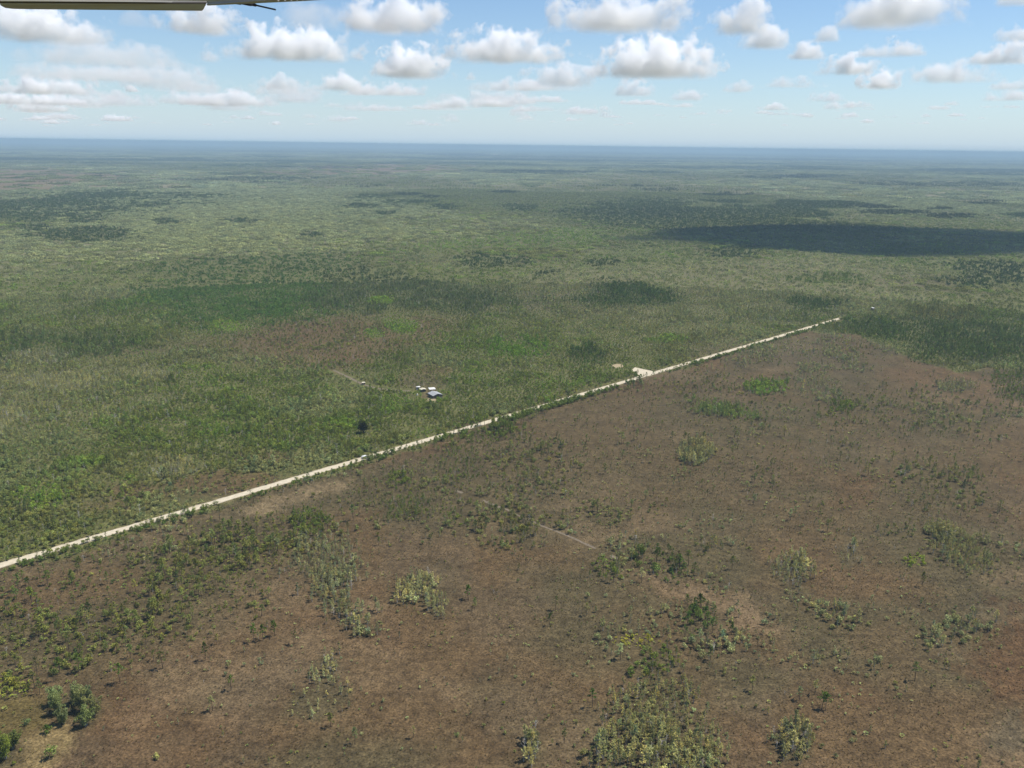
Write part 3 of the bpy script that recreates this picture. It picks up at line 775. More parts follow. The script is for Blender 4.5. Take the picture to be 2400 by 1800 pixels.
ANG = R(33.5)
BASE_S = {PINE: (.45, .95), CYP: (.6, 1.15), SHRUB: (.5, 1.2), PALM: (.45, .95), DEAD: (.55, 1.0)}
LEAF_SHIFT = {PINE: (.98, 1.0, 1.0), CYP: (1.14, 1.05, 1.02), SHRUB: (1, 1, 1), PALM: (.92, .98, .85), DEAD: (1, 1, 1)}
plants = []      # x, y, kind, scale, tint
for (d0, d1, step, seed) in ((225, 760, 2.2, 1), (760, 1450, 3.1, 2)):
    X, Y, rg = cells(d0, d1, step, ANG, seed)
    dens, leaf, soil = land(X, Y)
    pr = np.clip(dens * step * step * (1.12 if d0 < 500 else 1.0), 0, None)
    tot = pr.sum(1)
    pr = pr / np.maximum(tot, 1)[:, None]
    u = rg.random(len(X)); cum = np.cumsum(pr, 1)
    kind = np.where(u < cum[:, 4], (u[:, None] >= cum).sum(1), -1)
    ok = kind >= 0
    X, Y, kind, leaf = X[ok], Y[ok], kind[ok], leaf[ok]
    n = len(X)
    lo = np.array([BASE_S[k][0] for k in range(5)])[kind]; hi = np.array([BASE_S[k][1] for k in range(5)])[kind]
    s_ = lo + (hi - lo) * rg.beta(2, 2, n)
    s_ *= .70 + .62 * smooth(.3, .7, fbm(X, Y, 24, 401, 3))
    s_ *= np.where((tot[ok] < .25) & (kind != PINE) & (kind != PALM), .52, 1.0)
    s_ *= np.where((np.abs(road_st(X, Y)[1]) < 15) & (kind == SHRUB), 1.12, 1.0)
    s_ *= np.where((tot[ok] > .45) & (kind == CYP) & (road_st(X, Y)[1] < -20), 1.12, 1.0)
    tint = leaf * np.array([LEAF_SHIFT[k] for k in range(5)])[kind]
    hue = rg.normal(0, 1, n)[:, None]
    tint = tint * (1 + .16 * rg.normal(0, 1, n)[:, None]).clip(.55, 1.6) * (1 + hue * np.array([[.10, .03, -.05]])).clip(.6, 1.5)
    plants.append((X, Y, kind, s_, tint))
PX, PY, PK, PS, PT = (np.concatenate([p[i] for p in plants]) for i in range(5))
# bigger shrubs inside the tall leafy clumps
U, V = project(PX, PY)
def grow(px, py, r, f):
    g = at(px, py); k = np.hypot(PX - g[0], PY - g[1]) < r
    PS[k] *= f
for a_ in ((725, 1225, 12, 1.5), (2250, 1285, 22, 1.2), (1628, 1063, 16, 1.2)): grow(*a_)
print('plants', len(PX), np.bincount(PK))

NAMES = {PINE: 'slash_pine', CYP: 'dwarf_cypress', SHRUB: 'leafy_shrub', PALM: 'palmetto', DEAD: 'bare_snag'}
MASS = {PINE: 'pine_woodland', CYP: 'cypress_thicket', SHRUB: 'scrub_thicket', PALM: 'palmetto_cover', DEAD: 'bleached_brush'}
CAT = {PINE: 'pine tree', CYP: 'cypress tree', SHRUB: 'shrub', PALM: 'palmetto', DEAD: 'dead tree'}
# where a near plant grows, in words that can be found in the picture
PLACES = [(P([(1340, 1580), (1720, 1570), (1740, 1830), (1340, 1830)]), 'in the large pale clump at the bottom edge'),
          (E(1243, 1755, 45, 65), 'in the small clump left of the large bottom one'),
          (E(1855, 1745, 70, 65), 'in the compact round clump at bottom right'),
          (E(172, 1665, 80, 55), 'in the tall leafy clump at lower left'),
          (P([(-200, 1715), (110, 1700), (120, 1830), (-200, 1830)]), 'in the bottom left corner by straw grass'),
          (P([(-200, 1560), (90, 1560), (90, 1660), (-200, 1700)]), 'at the left edge above the tall leafy clump'),
          (P([(650, 1480), (860, 1480), (860, 1720), (640, 1720)]), 'in the lower pale strip at left centre'),
          (P([(660, 1240), (900, 1240), (900, 1500), (680, 1500)]), 'in the pale strip below the road, left of centre'),
          (E(985, 1400, 85, 80), 'in the loose pale group mid prairie'),
          (P([(-200, 1330), (680, 1220), (560, 1480), (300, 1580), (-200, 1680)]), 'in the pine field at left below the road'),
          (P([(1420, 1400), (1700, 1280), (1720, 1560), (1420, 1560)]), 'in the mixed group right of the prairie centre'),
          (E(1850, 1340, 75, 70), 'in the whitish clump right of the prairie centre'),
          (P([(2080, 1200), (2420, 1200), (2420, 1400), (2080, 1400)]), 'in the long olive clump near the right edge')]
PLACES_RD = 'in the hedge beside the white road'
N_IND = {PINE: 300, CYP: 300, SHRUB: 300, PALM: 290, DEAD: 150}
WORDS = {PINE: 'slash pine', CYP: 'feathery cypress', SHRUB: 'leafy shrub', PALM: 'palmetto', DEAD: 'bleached dead tree'}
def look(kd, s, tint):
    lo, hi = BASE_S[kd]; k = (s - lo) / (hi - lo)
    size = 'tall' if k > .66 else 'short' if k < .34 else 'middling'
    if kd == DEAD: return size
    v, warm = tint.sum() / sum(C_MID), tint[0] / tint[1]
    return size + ' ' + ('pale' if v > 1.5 else 'dark' if v < .75 else 'yellowish' if warm > .86 else 'fresh green' if warm < .7 else 'dull green')
rgv = np.random.default_rng(77)
PVAR = rgv.integers(0, 1000, len(PX)); PROT = rgv.uniform(0, 6.283, len(PX))
single = np.zeros(len(PX), bool)
for kd in range(5):
    idx = np.where((PK == kd) & (U > 4) & (U < 2396) & (V > 700) & (V < 1796))[0]
    size = PS[idx] / np.hypot(np.hypot(PX[idx], PY[idx]), H)
    single[idx[np.argsort(-size)[:N_IND[kd]]]] = True
_, T_ROAD = road_st(PX, PY)
place_of = np.full(len(PX), -1)
for i, (pl, _) in enumerate(PLACES):
    k = inside(pl, PX, PY) & (place_of < 0); place_of[k] = i

def tree(kd, x, y, s, tint, var, rot, label, group):
    md = MODELS[kd][var % len(MODELS[kd])]
    if kd in (SHRUB, PALM, DEAD):
        o = bpy.data.objects.new(NAMES[kd], md.mesh); o['tint'] = [float(v) for v in tint]
    else:
        o = bpy.data.objects.new(NAMES[kd], None)
    COL.objects.link(o)
    o.location = (x, y, 0); o.rotation_euler = (0, 0, rot); o.scale = (s, s, s)
    tag(o, label, CAT[kd], group)
    if kd in (PINE, CYP):
        for nm, me in (('trunk', md.trunk), ('crown', md.crown)):
            c = bpy.data.objects.new(nm, me); COL.objects.link(c); c.parent = o
            if nm == 'crown': c['tint'] = [float(v) for v in tint]
    return o
for i in np.where(single)[0]:
    kd = int(PK[i]); pl = place_of[i]
    if pl >= 0: where = PLACES[pl][1]
    elif abs(T_ROAD[i]) < 16: where = PLACES_RD
    elif T_ROAD[i] > 0: where = 'in the green scrub beyond the road'
    elif U[i] < 900: where = 'scattered on the brown prairie at left'
    elif U[i] < 1600: where = 'scattered on the brown prairie in the middle'
    else: where = 'scattered on the brown prairie at right'
    tree(kd, PX[i], PY[i], PS[i], PT[i], int(PVAR[i]), PROT[i], look(kd, PS[i], PT[i]) + ' ' + WORDS[kd] + ' ' + where, CAT[kd] + 's ' + where)
for kd in range(5):
    k = (PK == kd) & ~single
    s3 = np.stack([PS[k]] * 3, 1)
    mass(MASS[kd], MODELS[kd], np.stack([PX[k], PY[k]], 1), s3, PT[k], PVAR[k] % len(MODELS[kd]))

# grass tussocks on the open prairie
X, Y, rg = cells(225, 640, 1.7, ANG, 9)
dens, leaf, soil = land(X, Y)
_, t_ = road_st(X, Y)
k = (t_ < -6) & (rg.random(len(X)) < .22 + .5 * smooth(.42, .65, fbm(X, Y, 22, 303, 3))) & (dens.sum(1) < .08) & (dens.sum(1) > 0)
X, Y, soil = X[k], Y[k], soil[k]
n = len(X); sc_ = rg.uniform(.35, .95, n)
tn = soil * rg.uniform(1.0, 2.1, n)[:, None] * lerp(np.array([[1, 1, 1]]), np.array([[.9, 1.12, .85]]), rg.random(n)[:, None])
mass('prairie_grass', TUSSOCK, np.stack([X, Y], 1), np.stack([sc_, sc_, sc_ * rg.uniform(.6, 1.2, n)], 1), tn, rg.integers(0, 4, n))
print('tussocks', n)

# far woodland
def far_wood(name, d0, d1, step, dense, sparse, full, seed, hmul):
    X, Y, rg = cells(d0, d1, step, ANG, seed)
    dens, leaf, soil = land(X, Y)
    tot = dens.sum(1)
    u = rg.random(len(X))
    isd = tot > full
    keep = u < np.where(isd, .55 + tot / .12 * .45, np.clip(tot / full * 1.1, .05, 1))
    X, Y, leaf, isd, dens, tot = X[keep], Y[keep], leaf[keep], isd[keep], dens[keep], tot[keep]
    n = len(X)
    tall = 1 + .5 * np.clip(dens[:, PINE] / .05, 0, 1) + .25 * np.clip(dens[:, CYP] / .05, 0, 1)
    z = rg.uniform(.7, 1.25, n) * hmul * tall * np.where(isd, 1, .8); s = rg.uniform(.85, 1.2, n)
    lum = leaf.sum(1) / .50
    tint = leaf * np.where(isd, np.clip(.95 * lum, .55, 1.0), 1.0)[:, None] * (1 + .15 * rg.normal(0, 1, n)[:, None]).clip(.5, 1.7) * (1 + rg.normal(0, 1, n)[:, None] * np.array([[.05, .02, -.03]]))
    var = rg.integers(0, 4, n) + np.where(isd, 0, len(dense))
    mass(name, dense + sparse, np.stack([X, Y], 1), np.stack([s, s, z], 1), tint, var)
    print(name, n)
far_wood('middle_distance_woodland', 1440, 4600, 15.0, PATCH_MID, PATCH_SPARSE, .055, 21, 1.0)
far_wood('far_woodland', 4550, 15000, 95.0, PATCH_FAR, PATCH_FARS, .05, 22, 1.0)
far_wood('horizon_woodland', 14900, 48000, 330.0, PATCH_HOR, PATCH_HORS, .05, 23, 1.0)

# ------------------------------------------------------------------ plants that stand out one by one
def lone(kd, px, py, s, tint, label, var=0, rot=0.0):
    x, y = at(px, py)
    o = tree(kd, x, y, s, [a * b for a, b in zip(tint, (1.35, 1.3, .7))], var, rot, label, None)
    return o
T_PINE = tuple(v * k for v, k in zip(C_PINE, (1, 1.05, .9)))
for i, (px, py, s, lab) in enumerate([
        (1927, 1661, .98, 'taller left pine of the leaning pair standing alone at lower right'),
        (1935, 1665, .86, 'shorter right pine of the leaning pair standing alone at lower right'),
        (1097, 1405, 1.0, 'lone slender pine on open prairie just below the picture centre'),
        (1302, 1430, .82, 'thin lone pine on open prairie right of the loose pale group'),
        (1288, 1466, .72, 'short bright pine just in front of the thin lone prairie pine'),
        (1388, 1658, .95, 'pine with dark crown standing left of the large bottom clump'),
        (1715, 1486, .80, 'small lone pine on the pinkish tan ground right of centre'),
        (1664, 1548, .85, 'slim pine below the pinkish tan ground, right of the yellow palmettos'),
        (381, 1568, 1.1, 'tall pine with long shadow at the lower rim of the left pine field'),
        (481, 1548, .95, 'bright pine standing clear just right of the left pine field'),
        (595, 1506, .95, 'leftmost of three bare-stemmed pines in a row right of the pine field'),
        (617, 1501, .9, 'middle one of three bare-stemmed pines in a row right of the pine field'),
        (644, 1490, 1.0, 'rightmost of three bare-stemmed pines in a row right of the pine field'),
        (689, 1511, .85, 'lone thin pine between the three in a row and the pale strip'),
        (141, 1580, 1.05, 'left pine of two standing above the tall leafy clump at lower left'),
        (186, 1577, 1.0, 'right pine of two standing above the tall leafy clump at lower left'),
        (282, 1602, 1.0, 'broad crowned pine right of the tall leafy clump at lower left'),
        (542, 1618, .8, 'sparse pine with dark shadow alone on the brown ground at left')]):
    o = lone(PINE, px, py, s, T_PINE, lab, i, i * 1.3)
    if i < 2: o.rotation_euler = (R(2 + i * 2), R(3 + 3 * i), .5 + i)
lone(SHRUB, 108, 1722, 1.5, (.075, .125, .035), 'compact dark green shrub below the tall leafy clump at lower left', 1)
lone(SHRUB, 62, 1698, 1.0, (.12, .17, .11), 'small bluish green shrub left of the tall leafy clump', 2)
lone(SHRUB, 118, 1778, 1.7, (.14, .18, .085), 'loose green shrub at the bottom edge beside the straw coloured grass', 3)
lone(SHRUB, 368, 1778, 1.05, (.38, .38, .22), 'very pale flowering shrub at the bottom edge, left', 4)
lone(SHRUB, 1180, 1651, .55, (.15, .22, .05), 'tiny bright green shrub alone on the prairie left of the bottom clump', 5)

def tall_shrub(px, py, s, tint, label, seed):
    x, y = at(px, py); rg = random.Random(seed); t, c = MB(), MB(); s *= 1.75
    root = empty('tall_shrub', (x, y, 0), rg.uniform(0, 6)); tag(root, label, 'shrub', None)
    lumps = []
    for i in range(11):
        a = rg.uniform(0, 6.28); r = rg.uniform(.2, 2.2) * s; top = Vector((math.cos(a) * r, math.sin(a) * r, (6.4 - r * .9 / s) * s * rg.uniform(.72, 1.0)))
        t.tube([(math.cos(a) * .2, math.sin(a) * .2, -.2), top * .5 + Vector((0, 0, .3)), top], [.10, .07, .02], 4)
        for k in (.38, .58, .78, .95): lumps.append((top * k + rnd_dir(rg) * .35 * s, rg.uniform(.5, .95) * s * (1.15 - .4 * k)))
    for i in range(3200):
        p, q = rg.choice(lumps); d = rnd_dir(rg, .15); w = p + d * q * rg.uniform(.35, 1.05)
        if w.z < .15: w.z = rg.uniform(.1, .6)
        n_ = (d + rnd_dir(rg)).normalized(); u = n_.orthogonal().normalized(); v = n_.cross(u); k = rg.uniform(.12, .25) * s ** .4
        leaf_quad(c, w, u * k, v * k * .55, 0)
    t.build('stem', M_PALEBARK, root); cr = c.build('crown', M_LEAF, root); add_tone(cr.data, seed); cr['tint'] = [a * b for a, b in zip(tint, (1.28, 1.17, .95))]
for i, (px, py, s, tn, lab) in enumerate([
        (137, 1672, 1.0, (.20, .25, .10), 'left front of the tall leafy clump at lower left'), (150, 1696, .85, (.17, .21, .095), 'lowest shrub in the left half of the tall leafy clump'),
        (128, 1652, .9, (.19, .25, .11), 'back left shrub of the tall leafy clump at lower left'), (200, 1668, 1.1, (.23, .26, .105), 'largest shrub in the middle of the tall leafy clump'),
        (222, 1676, .95, (.21, .23, .10), 'right hand shrub of the tall leafy clump at lower left'), (202, 1702, .9, (.17, .22, .085), 'front right shrub of the tall leafy clump, nearest the straw coloured grass'),
        (178, 1652, .95, (.20, .24, .11), 'back middle shrub of the tall leafy clump at lower left'), (207, 1634, .55, (.16, .21, .11), 'small round shrub standing just behind the tall leafy clump'),
        (14, 1778, 1.05, (.20, .26, .055), 'yellow green shrub in the bottom left corner, right one'), (-22, 1770, 1.1, (.18, .25, .055), 'yellow green shrub cut by the left edge at the bottom'),
        (30, 1755, .85, (.14, .18, .06), 'darker shrub behind the yellow green ones in the bottom left corner')]):
    tall_shrub(px, py, s, tn, lab, 40 + i)

def round_tree():
    x, y = at(851, 1015)
    root = empty('round_tree', (x, y, 0))
    tag(root, 'large dark rounded tree rising from the green scrub above the road', 'tree')
    rg = random.Random(5); t, c = MB(), MB()
    t.tube([(0, 0, -.3), (.1, 0, 2.2), (.2, .1, 5)], [.55, .42, .3], 7)
    for i in range(9):
        a = i * .7; t.tube([(.2, .1, 3 + i * .3), (2.6 * math.cos(a), 2.6 * math.sin(a), 6 + .4 * i)], [.16, .05], 4)
    lumps = [(Vector((rg.uniform(-2.6, 2.6), rg.uniform(-2.6, 2.6), rg.uniform(3.2, 9.2))), rg.uniform(1.7, 2.6)) for _ in range(26)]
    for i in range(2600):
        p, q = rg.choice(lumps); d = rnd_dir(rg, .1); s_ = p + d * q * rg.uniform(.55, 1.0)
        n_ = (d + rnd_dir(rg) * .8).normalized(); u = n_.orthogonal().normalized(); v = n_.cross(u); k = rg.uniform(.2, .4)
        leaf_quad(c, s_, u * k, v * k * .7, 0)
    t.build('trunk', M_BARK, root)
    cr = c.build('crown', M_LEAF, root); add_tone(cr.data, 3); cr['tint'] = [.045, .052, .026]
round_tree()

# ------------------------------------------------------------------ the camp in the scrub, vehicles
M_TIN = paint('weathered_tin_roof', (0.36, 0.36, 0.35), .6, .3, .1, .10, 1.2)
M_WROOF = paint('white_metal_roof', (0.66, 0.64, 0.59), .6, .4, var=.04, size=1.5)
M_CREAM = paint('cream_roof', (0.58, 0.52, 0.38), .6, .3, var=.08, size=1.5)
M_WOOD = paint('grey_board_wall', (0.17, 0.14, 0.11), .8, .2, var=.15, size=.5)
M_WHITE = paint('white_paint', (0.80, 0.80, 0.78), .35, .5, var=.03)
M_GLASS = paint('dark_glass', (0.02, 0.025, 0.03), .1, .6, var=.05)
M_RUBBER = paint('tyre_rubber', (0.025, 0.025, 0.025), .85, .2)
M_DARK = paint('dark_opening', (0.03, 0.028, 0.025), .8, .2)

def gable(b, x0, x1, y0, y1, z, rise, over=.5, th=.12):
    xm = (x0 + x1) / 2; x0 -= over; x1 += over; y0 -= over; y1 += over
    for (a, c) in ((x0, xm), (x1, xm)):
        p = [(a, y0, z), (c, y0, z + rise), (c, y1, z + rise), (a, y1, z)]
        b.hull8(p + [(q[0], q[1], q[2] + th) for q in p])

def house(name, loc, rz, lab, cat, w, d, h, rise, roof_m, wall_m, flat=False, openside=False):
    root = empty(name, (*loc, 0), rz); tag(root, lab, cat)
    b = MB()
    if openside:
        for sx in (-1, 1):
            for sy in (-1, 1):
                p = MB(); x, y = sx * (w / 2 - .15), sy * (d / 2 - .15); p.box(x - .12, x + .12, y - .12, y + .12, 0, h); p.build('post', wall_m, root)
        b.box(-w * .3, w * .3, -d * .3, d * .3, 0, h * .55); b.build('wall', wall_m, root)
    else:
        b.box(-w / 2, w / 2, -d / 2, d / 2, 0, h); b.build('wall', wall_m, root)
        dr = MB(); dr.box(-w * .05, w * .05 + .6, -d / 2 - .04, -d / 2 + .02, 0, 2.05); dr.build('door', M_DARK, root)
        for x in ([-w * .3, w * .33] if w > 4 else [-w * .28]):
            wi = MB(); wi.box(x - .45, x + .45, -d / 2 - .04, -d / 2 + .02, .95, 1.95); wi.build('window', M_GLASS, root)
    r = MB()
    if flat: r.hull8([(-w / 2 - .4, -d / 2 - .4, h), (w / 2 + .4, -d / 2 - .4, h), (w / 2 + .4, d / 2 + .4, h + rise), (-w / 2 - .4, d / 2 + .4, h + rise), (-w / 2 - .4, -d / 2 - .4, h + .15), (w / 2 + .4, -d / 2 - .4, h + .15), (w / 2 + .4, d / 2 + .4, h + rise + .15), (-w / 2 - .4, d / 2 + .4, h + rise + .15)])
    else: gable(r, -w / 2, w / 2, -d / 2, d / 2, h, rise)
    r.build('roof', roof_m, root)
    return root
house('camp_house', at(1020, 930), R(32), 'grey metal roofed camp house in the scrub above the road', 'house', 9.2, 10.5, 2.8, 1.5, M_TIN, M_WOOD)
house('pavilion', at(1012.5, 923), R(20), 'open pavilion with bright white flat roof behind the camp house', 'pavilion', 5.2, 5.0, 5.0, .3, M_WROOF, M_WOOD, True, True)
house('shed', at(991, 917), R(25), 'cream roofed shed left of the camp house', 'shed', 4.6, 4.4, 2.2, .6, M_CREAM, M_WOOD)
house('trailer', at(980, 912), R(5), 'small white roofed trailer left of the cream shed', 'trailer', 3.2, 2.4, 2.3, .12, M_WROOF, M_WHITE, True)
house('shelter', at(852, 901), R(30), 'tiny pale roofed shelter beside the faint track in the scrub', 'shelter', 2.4, 2.2, 1.9, .2, M_CREAM, M_WOOD, True)
house('hut', at(2045, 729), R(40), 'tiny white roofed hut far off beyond the end of the visible road', 'hut', 3.0, 2.8, 4.6, .3, M_WROOF, M_WOOD, True)
tk = MB(); tk.tube([(0, 0, 0), (0, 0, 1.3), (0, 0, 1.55)], [.62, .62, .25], 12)
o = tk.build('water_tank', M_WHITE); o.location = (*at(978, 926.5), 0)
tag(o, 'small white water tank at the left side of the camp', 'tank')

def vehicle():
    g = np.array(at(855, 1074)); s_, t_ = road_st(g[0], g[1]); g = ROAD_A + _rd * s_ + _rn * (-.3)
    root = empty('parked_van', (g[0], g[1], .07), math.atan2(_rd[1], _rd[0]))
    tag(root, 'white van on the pale limestone road above the tan verge', 'van')
    b = MB(); b.box(-2.6, 2.6, -.98, .98, .35, 1.05); b.hull8([(-2.55, -.96, 1.05), (1.75, -.96, 1.05), (1.75, .96, 1.05), (-2.55, .96, 1.05), (-2.5, -.86, 2.1), (.95, -.86, 2.1), (.95, .86, 2.1), (-2.5, .86, 2.1)])
    b.build('body', M_WHITE, root)
    w = MB(); w.hull8([(1.30, -.80, 1.50), (1.62, -.84, 1.20), (1.62, .84, 1.20), (1.30, .80, 1.50), (1.05, -.76, 2.0), (1.66, -.84, 1.24), (1.66, .84, 1.24), (1.05, .76, 2.0)]); w.build('windscreen', M_GLASS, root)
    for sy in (-1, 1):
        w = MB(); w.box(-.2, .85, sy * .93 - .03, sy * .93 + .03, 1.25, 1.8); w.build('side_window', M_GLASS, root)
        w = MB(); w.box(2.58, 2.63, sy * .7 - .16, sy * .7 + .16, .7, .9); w.build('headlight', M_GLASS, root)
        for x in (-1.65, 1.65):
            t = MB(); t.tube([(x, sy * .72, .36), (x, sy * 1.0, .36)], [.36, .36], 14); wl_ = t.build('wheel', M_RUBBER, root)
            r_ = MB(); r_.tube([(x, sy * 1.0, .36), (x, sy * 1.015, .36)], [.2, .2], 10); r_.build('rim', M_TIN, wl_)
vehicle()

# ------------------------------------------------------------------ the wing of the aircraft the picture was taken from
M_WING = paint('aged_white_wing_paint', (0.40, 0.39, 0.355), .38, .5, var=.06, size=.25)
M_WINGD = paint('wing_gap_and_rubber', (0.08, 0.075, 0.07), .7, .3)
M_WICK = paint('black_static_wick', (0.03, 0.03, 0.04), .6, .3)
def wing():
    C0 = Vector((0, 0, H))
    W_ = lambda px, py, d: C0 + ray(px, py) * d
    h0, h1 = W_(-420, -10, 2.55), W_(483, 4, 3.30)         # hinge line of the flap
    span = (h1 - h0).normalized()
    up = Vector((0, 0, 1)); fwd = up.cross(span).normalized()
    if fwd.dot(C0 - h0) < 0: fwd = -fwd                       # towards the leading edge, over the cabin
    nrm = span.cross(fwd); nrm = nrm if nrm.z > 0 else -nrm
    root = empty('aircraft_wing', tuple(h0)); tag(root, 'pale metal wing underside cutting across the top left corner', 'wing')
    inv = -h0
    L_ = (h1 - h0).length
    def sect(o, chord, th, droop):   # a wing section from its trailing edge forward
        pts = []
        for k, (x, z0, z1) in enumerate(((0, 0, .012), (.15, .0, .05), (.45, .0, .115), (.75, .0, .13), (.93, .012, .105), (1.0, .045, .05))):
            pts.append((o + fwd * x * chord + nrm * (z0 * th), o + fwd * x * chord + nrm * (z1 * th)))
        lo = [p[0] for p in pts]; hi = [p[1] for p in pts]
        return lo + hi[::-1]
    def loft(b, secs):
        n = len(secs[0])
        for s0, s1 in zip(secs[:-1], secs[1:]):
            for k in range(n):
                k2 = (k + 1) % n; b.face([p + inv for p in (s0[k], s0[k2], s1[k2], s1[k])])
        b.face([p + inv for p in secs[0]][::-1]); b.face([p + inv for p in secs[-1]])
    tip = W_(735, -9, 5.0)
    m = MB(); loft(m, [sect(h0 - span * 1.2 + fwd * .03, 1.25, 1.25, 0), sect(h1 + fwd * .03, 1.2, 1.2, 0)]); m.build('wing_panel', M_WING, root)
    m = MB(); loft(m, [sect(h1 + fwd * .35 + span * .004, .95, 1.0, 0), sect(tip + fwd * .30, .8, .85, 0), sect(tip + span * .5 + fwd * .3 + up * .22, .6, .5, 0)]); m.build('outer_panel', M_WING, root)
    # flap, slightly lowered, rounded inner corner
    e = [W_(-3, 6, 2.92), W_(2, 13, 2.94), W_(12, 18.5, 2.96), W_(30, 20.8, 2.99), W_(60, 21.5, 3.02), W_(473, 25.5, 3.62), W_(477, 22, 3.60), W_(484, 8, 3.42), W_(488, 6, 3.36), W_(0, 2, 2.78)]
    m = MB(); thick = nrm * .028
    m.face([p + inv for p in e]); m.face([p + thick + inv for p in e][::-1])
    for k in range(len(e)):
        k2 = (k + 1) % len(e); m.face([p + inv for p in (e[k], e[k] + thick, e[k2] + thick, e[k2])])
    m.build('flap', M_WING, root)
    s = MB(); a, b_ = W_(-20, 3.2, 2.80), W_(482, 6.5, 3.345)
    s.tube([a + inv, b_ + inv], [.004, .004], 5); s.build('hinge_gap', M_WINGD, root)
    # aileron with pressed ridges
    a0, a1 = W_(486, 7.5, 3.36), W_(715, -1.5, 5.0)
    n = 17
    for k in range(n):
        p, q = a0.lerp(a1, k / n), a0.lerp(a1, (k + .996) / n)
        m = MB(); f_ = fwd * .30; t_ = nrm * .03
        m.hull8([x + inv for x in (p, q, q + f_, p + f_, p + t_ * .5, q + t_ * .5, q + f_ + t_, p + f_ + t_)])
        m.tube([p + inv + nrm * -.004, p + f_ + inv + nrm * -.004], [.004, .006], 5)
        m.build('aileron_skin', M_WING, root)
    for (p, q, r_) in ((W_(549, 5, 3.85), W_(588, 12.5, 4.02), .0038), (W_(572, 6, 3.95), W_(645, 22.5, 4.22), .0038)):
        s = MB(); s.tube([p + inv, p.lerp(q, .35) + inv, p.lerp(q, .36) + inv, q + inv], [.0075, .0065, r_, r_], 6); s.build('static_wick', M_WICK, root)
wing()

# ------------------------------------------------------------------ clouds
def cloud_mat(name, density, size, reach=.62, amp=1.5, soft=4.0):
    m, n, l = new_mat(name); n.clear()
    def nm(op, *ins, clamp=False):
        x = n.new('ShaderNodeMath'); x.operation = op; x.use_clamp = clamp
        for i, v in enumerate(ins):
            if isinstance(v, (int, float)): x.inputs[i].default_value = v
            else: l.new(v, x.inputs[i])
        return x.outputs[0]
    tc = n.new('ShaderNodeTexCoord'); geo = n.new('ShaderNodeNewGeometry')
    ln = n.new('ShaderNodeVectorMath'); ln.operation = 'LENGTH'; l.new(tc.outputs['Object'], ln.inputs[0])
    sp = n.new('ShaderNodeSeparateXYZ'); l.new(tc.outputs['Object'], sp.inputs[0])
    ns = n.new('ShaderNodeTexNoise'); l.new(geo.outputs['Position'], ns.inputs['Vector'])
    ns.inputs['Scale'].default_value = 1.0 / size; ns.inputs['Detail'].default_value = 5.5; ns.inputs['Roughness'].default_value = .60
    fld = nm('ADD', nm('SUBTRACT', reach, ln.outputs['Value']), nm('MULTIPLY', nm('SUBTRACT', ns.outputs[0], .5), amp))
    bot = nm('MULTIPLY', nm('MULTIPLY', sp.outputs[2], 8.0, clamp=True), nm('ADD', nm('MULTIPLY', sp.outputs[2], 1.6, clamp=True), .28))
    den = nm('MULTIPLY', nm('MULTIPLY', nm('MULTIPLY', fld, soft, clamp=True), bot), density)
    out = n.new('ShaderNodeOutputMaterial'); v = n.new('ShaderNodeVolumeScatter')
    v.inputs['Color'].default_value = (1, 1, 1, 1); v.inputs['Anisotropy'].default_value = 0.0
    l.new(den, v.inputs['Density']); l.new(v.outputs[0], out.inputs['Volume'])
    return m
CLOUD_M = {'thick': cloud_mat('cumulus', .012, 230, .60, 2.0, 5.0), 'mid': cloud_mat('cumulus_far', .0062, 300, .62, 2.0), 'thin': cloud_mat('thin_cloud', .0024, 330, .66, 1.8), 'shade': cloud_mat('thick_cumulus', .06, 420, .85, .9)}

def cloud_mesh(seed):
    import bmesh
    rg = random.Random(seed)
    bm = bmesh.new(); bmesh.ops.create_icosphere(bm, subdivisions=3, radius=1)
    lumps = [(Vector((0, 0, .1)), .72)] + [(Vector((math.cos(a), math.sin(a), 0)) * rg.uniform(.25, .55) + Vector((0, 0, rg.uniform(0, .3))), rg.uniform(.32, .5)) for a in [rg.uniform(0, 6.28) for _ in range(9)]]
    for v in bm.verts:
        d = v.co.normalized(); best = .3
        for c, r in lumps:
            bq = d.dot(c); disc = bq * bq - c.dot(c) + r * r
            if disc > 0: best = max(best, bq + math.sqrt(disc))
        v.co = d * min(best, 1.05)
        if v.co.z < 0: v.co.z *= .03
    me = bpy.data.meshes.new('cumulus'); bm.to_mesh(me); bm.free()
    return me
CLOUD_MESH = {}
def cloud(loc, W, D, Hh, rz, mat, seed, label, group=None):
    key = (mat, seed % 5)
    if key not in CLOUD_MESH:
        me = cloud_mesh(seed % 5); me.materials.append(CLOUD_M[mat]); CLOUD_MESH[key] = me
    o = link('cumulus_cloud', CLOUD_MESH[key]); o.location = loc; o.scale = (W, D, Hh); o.rotation_euler.z = rz
    tag(o, label, 'cloud', group)
    return o
BASE = 1225.0
def sky_cloud(cx, by, wp, hp, mat, seed, label, group=None, kw=1.3, kh=1.35):
    d = ray(cx, by); t = (BASE - H) / d.z; p = Vector((0, 0, H)) + d * t
    W = wp / F * t * .5 * kw; Hh = hp / F * t * kh
    return cloud(tuple(p), W, min(max(W * (.8 if wp < 3.2 * hp else .5), Hh * .9), W * 1.6), Hh, -math.atan2(p.x, p.y), mat, seed, label, group)
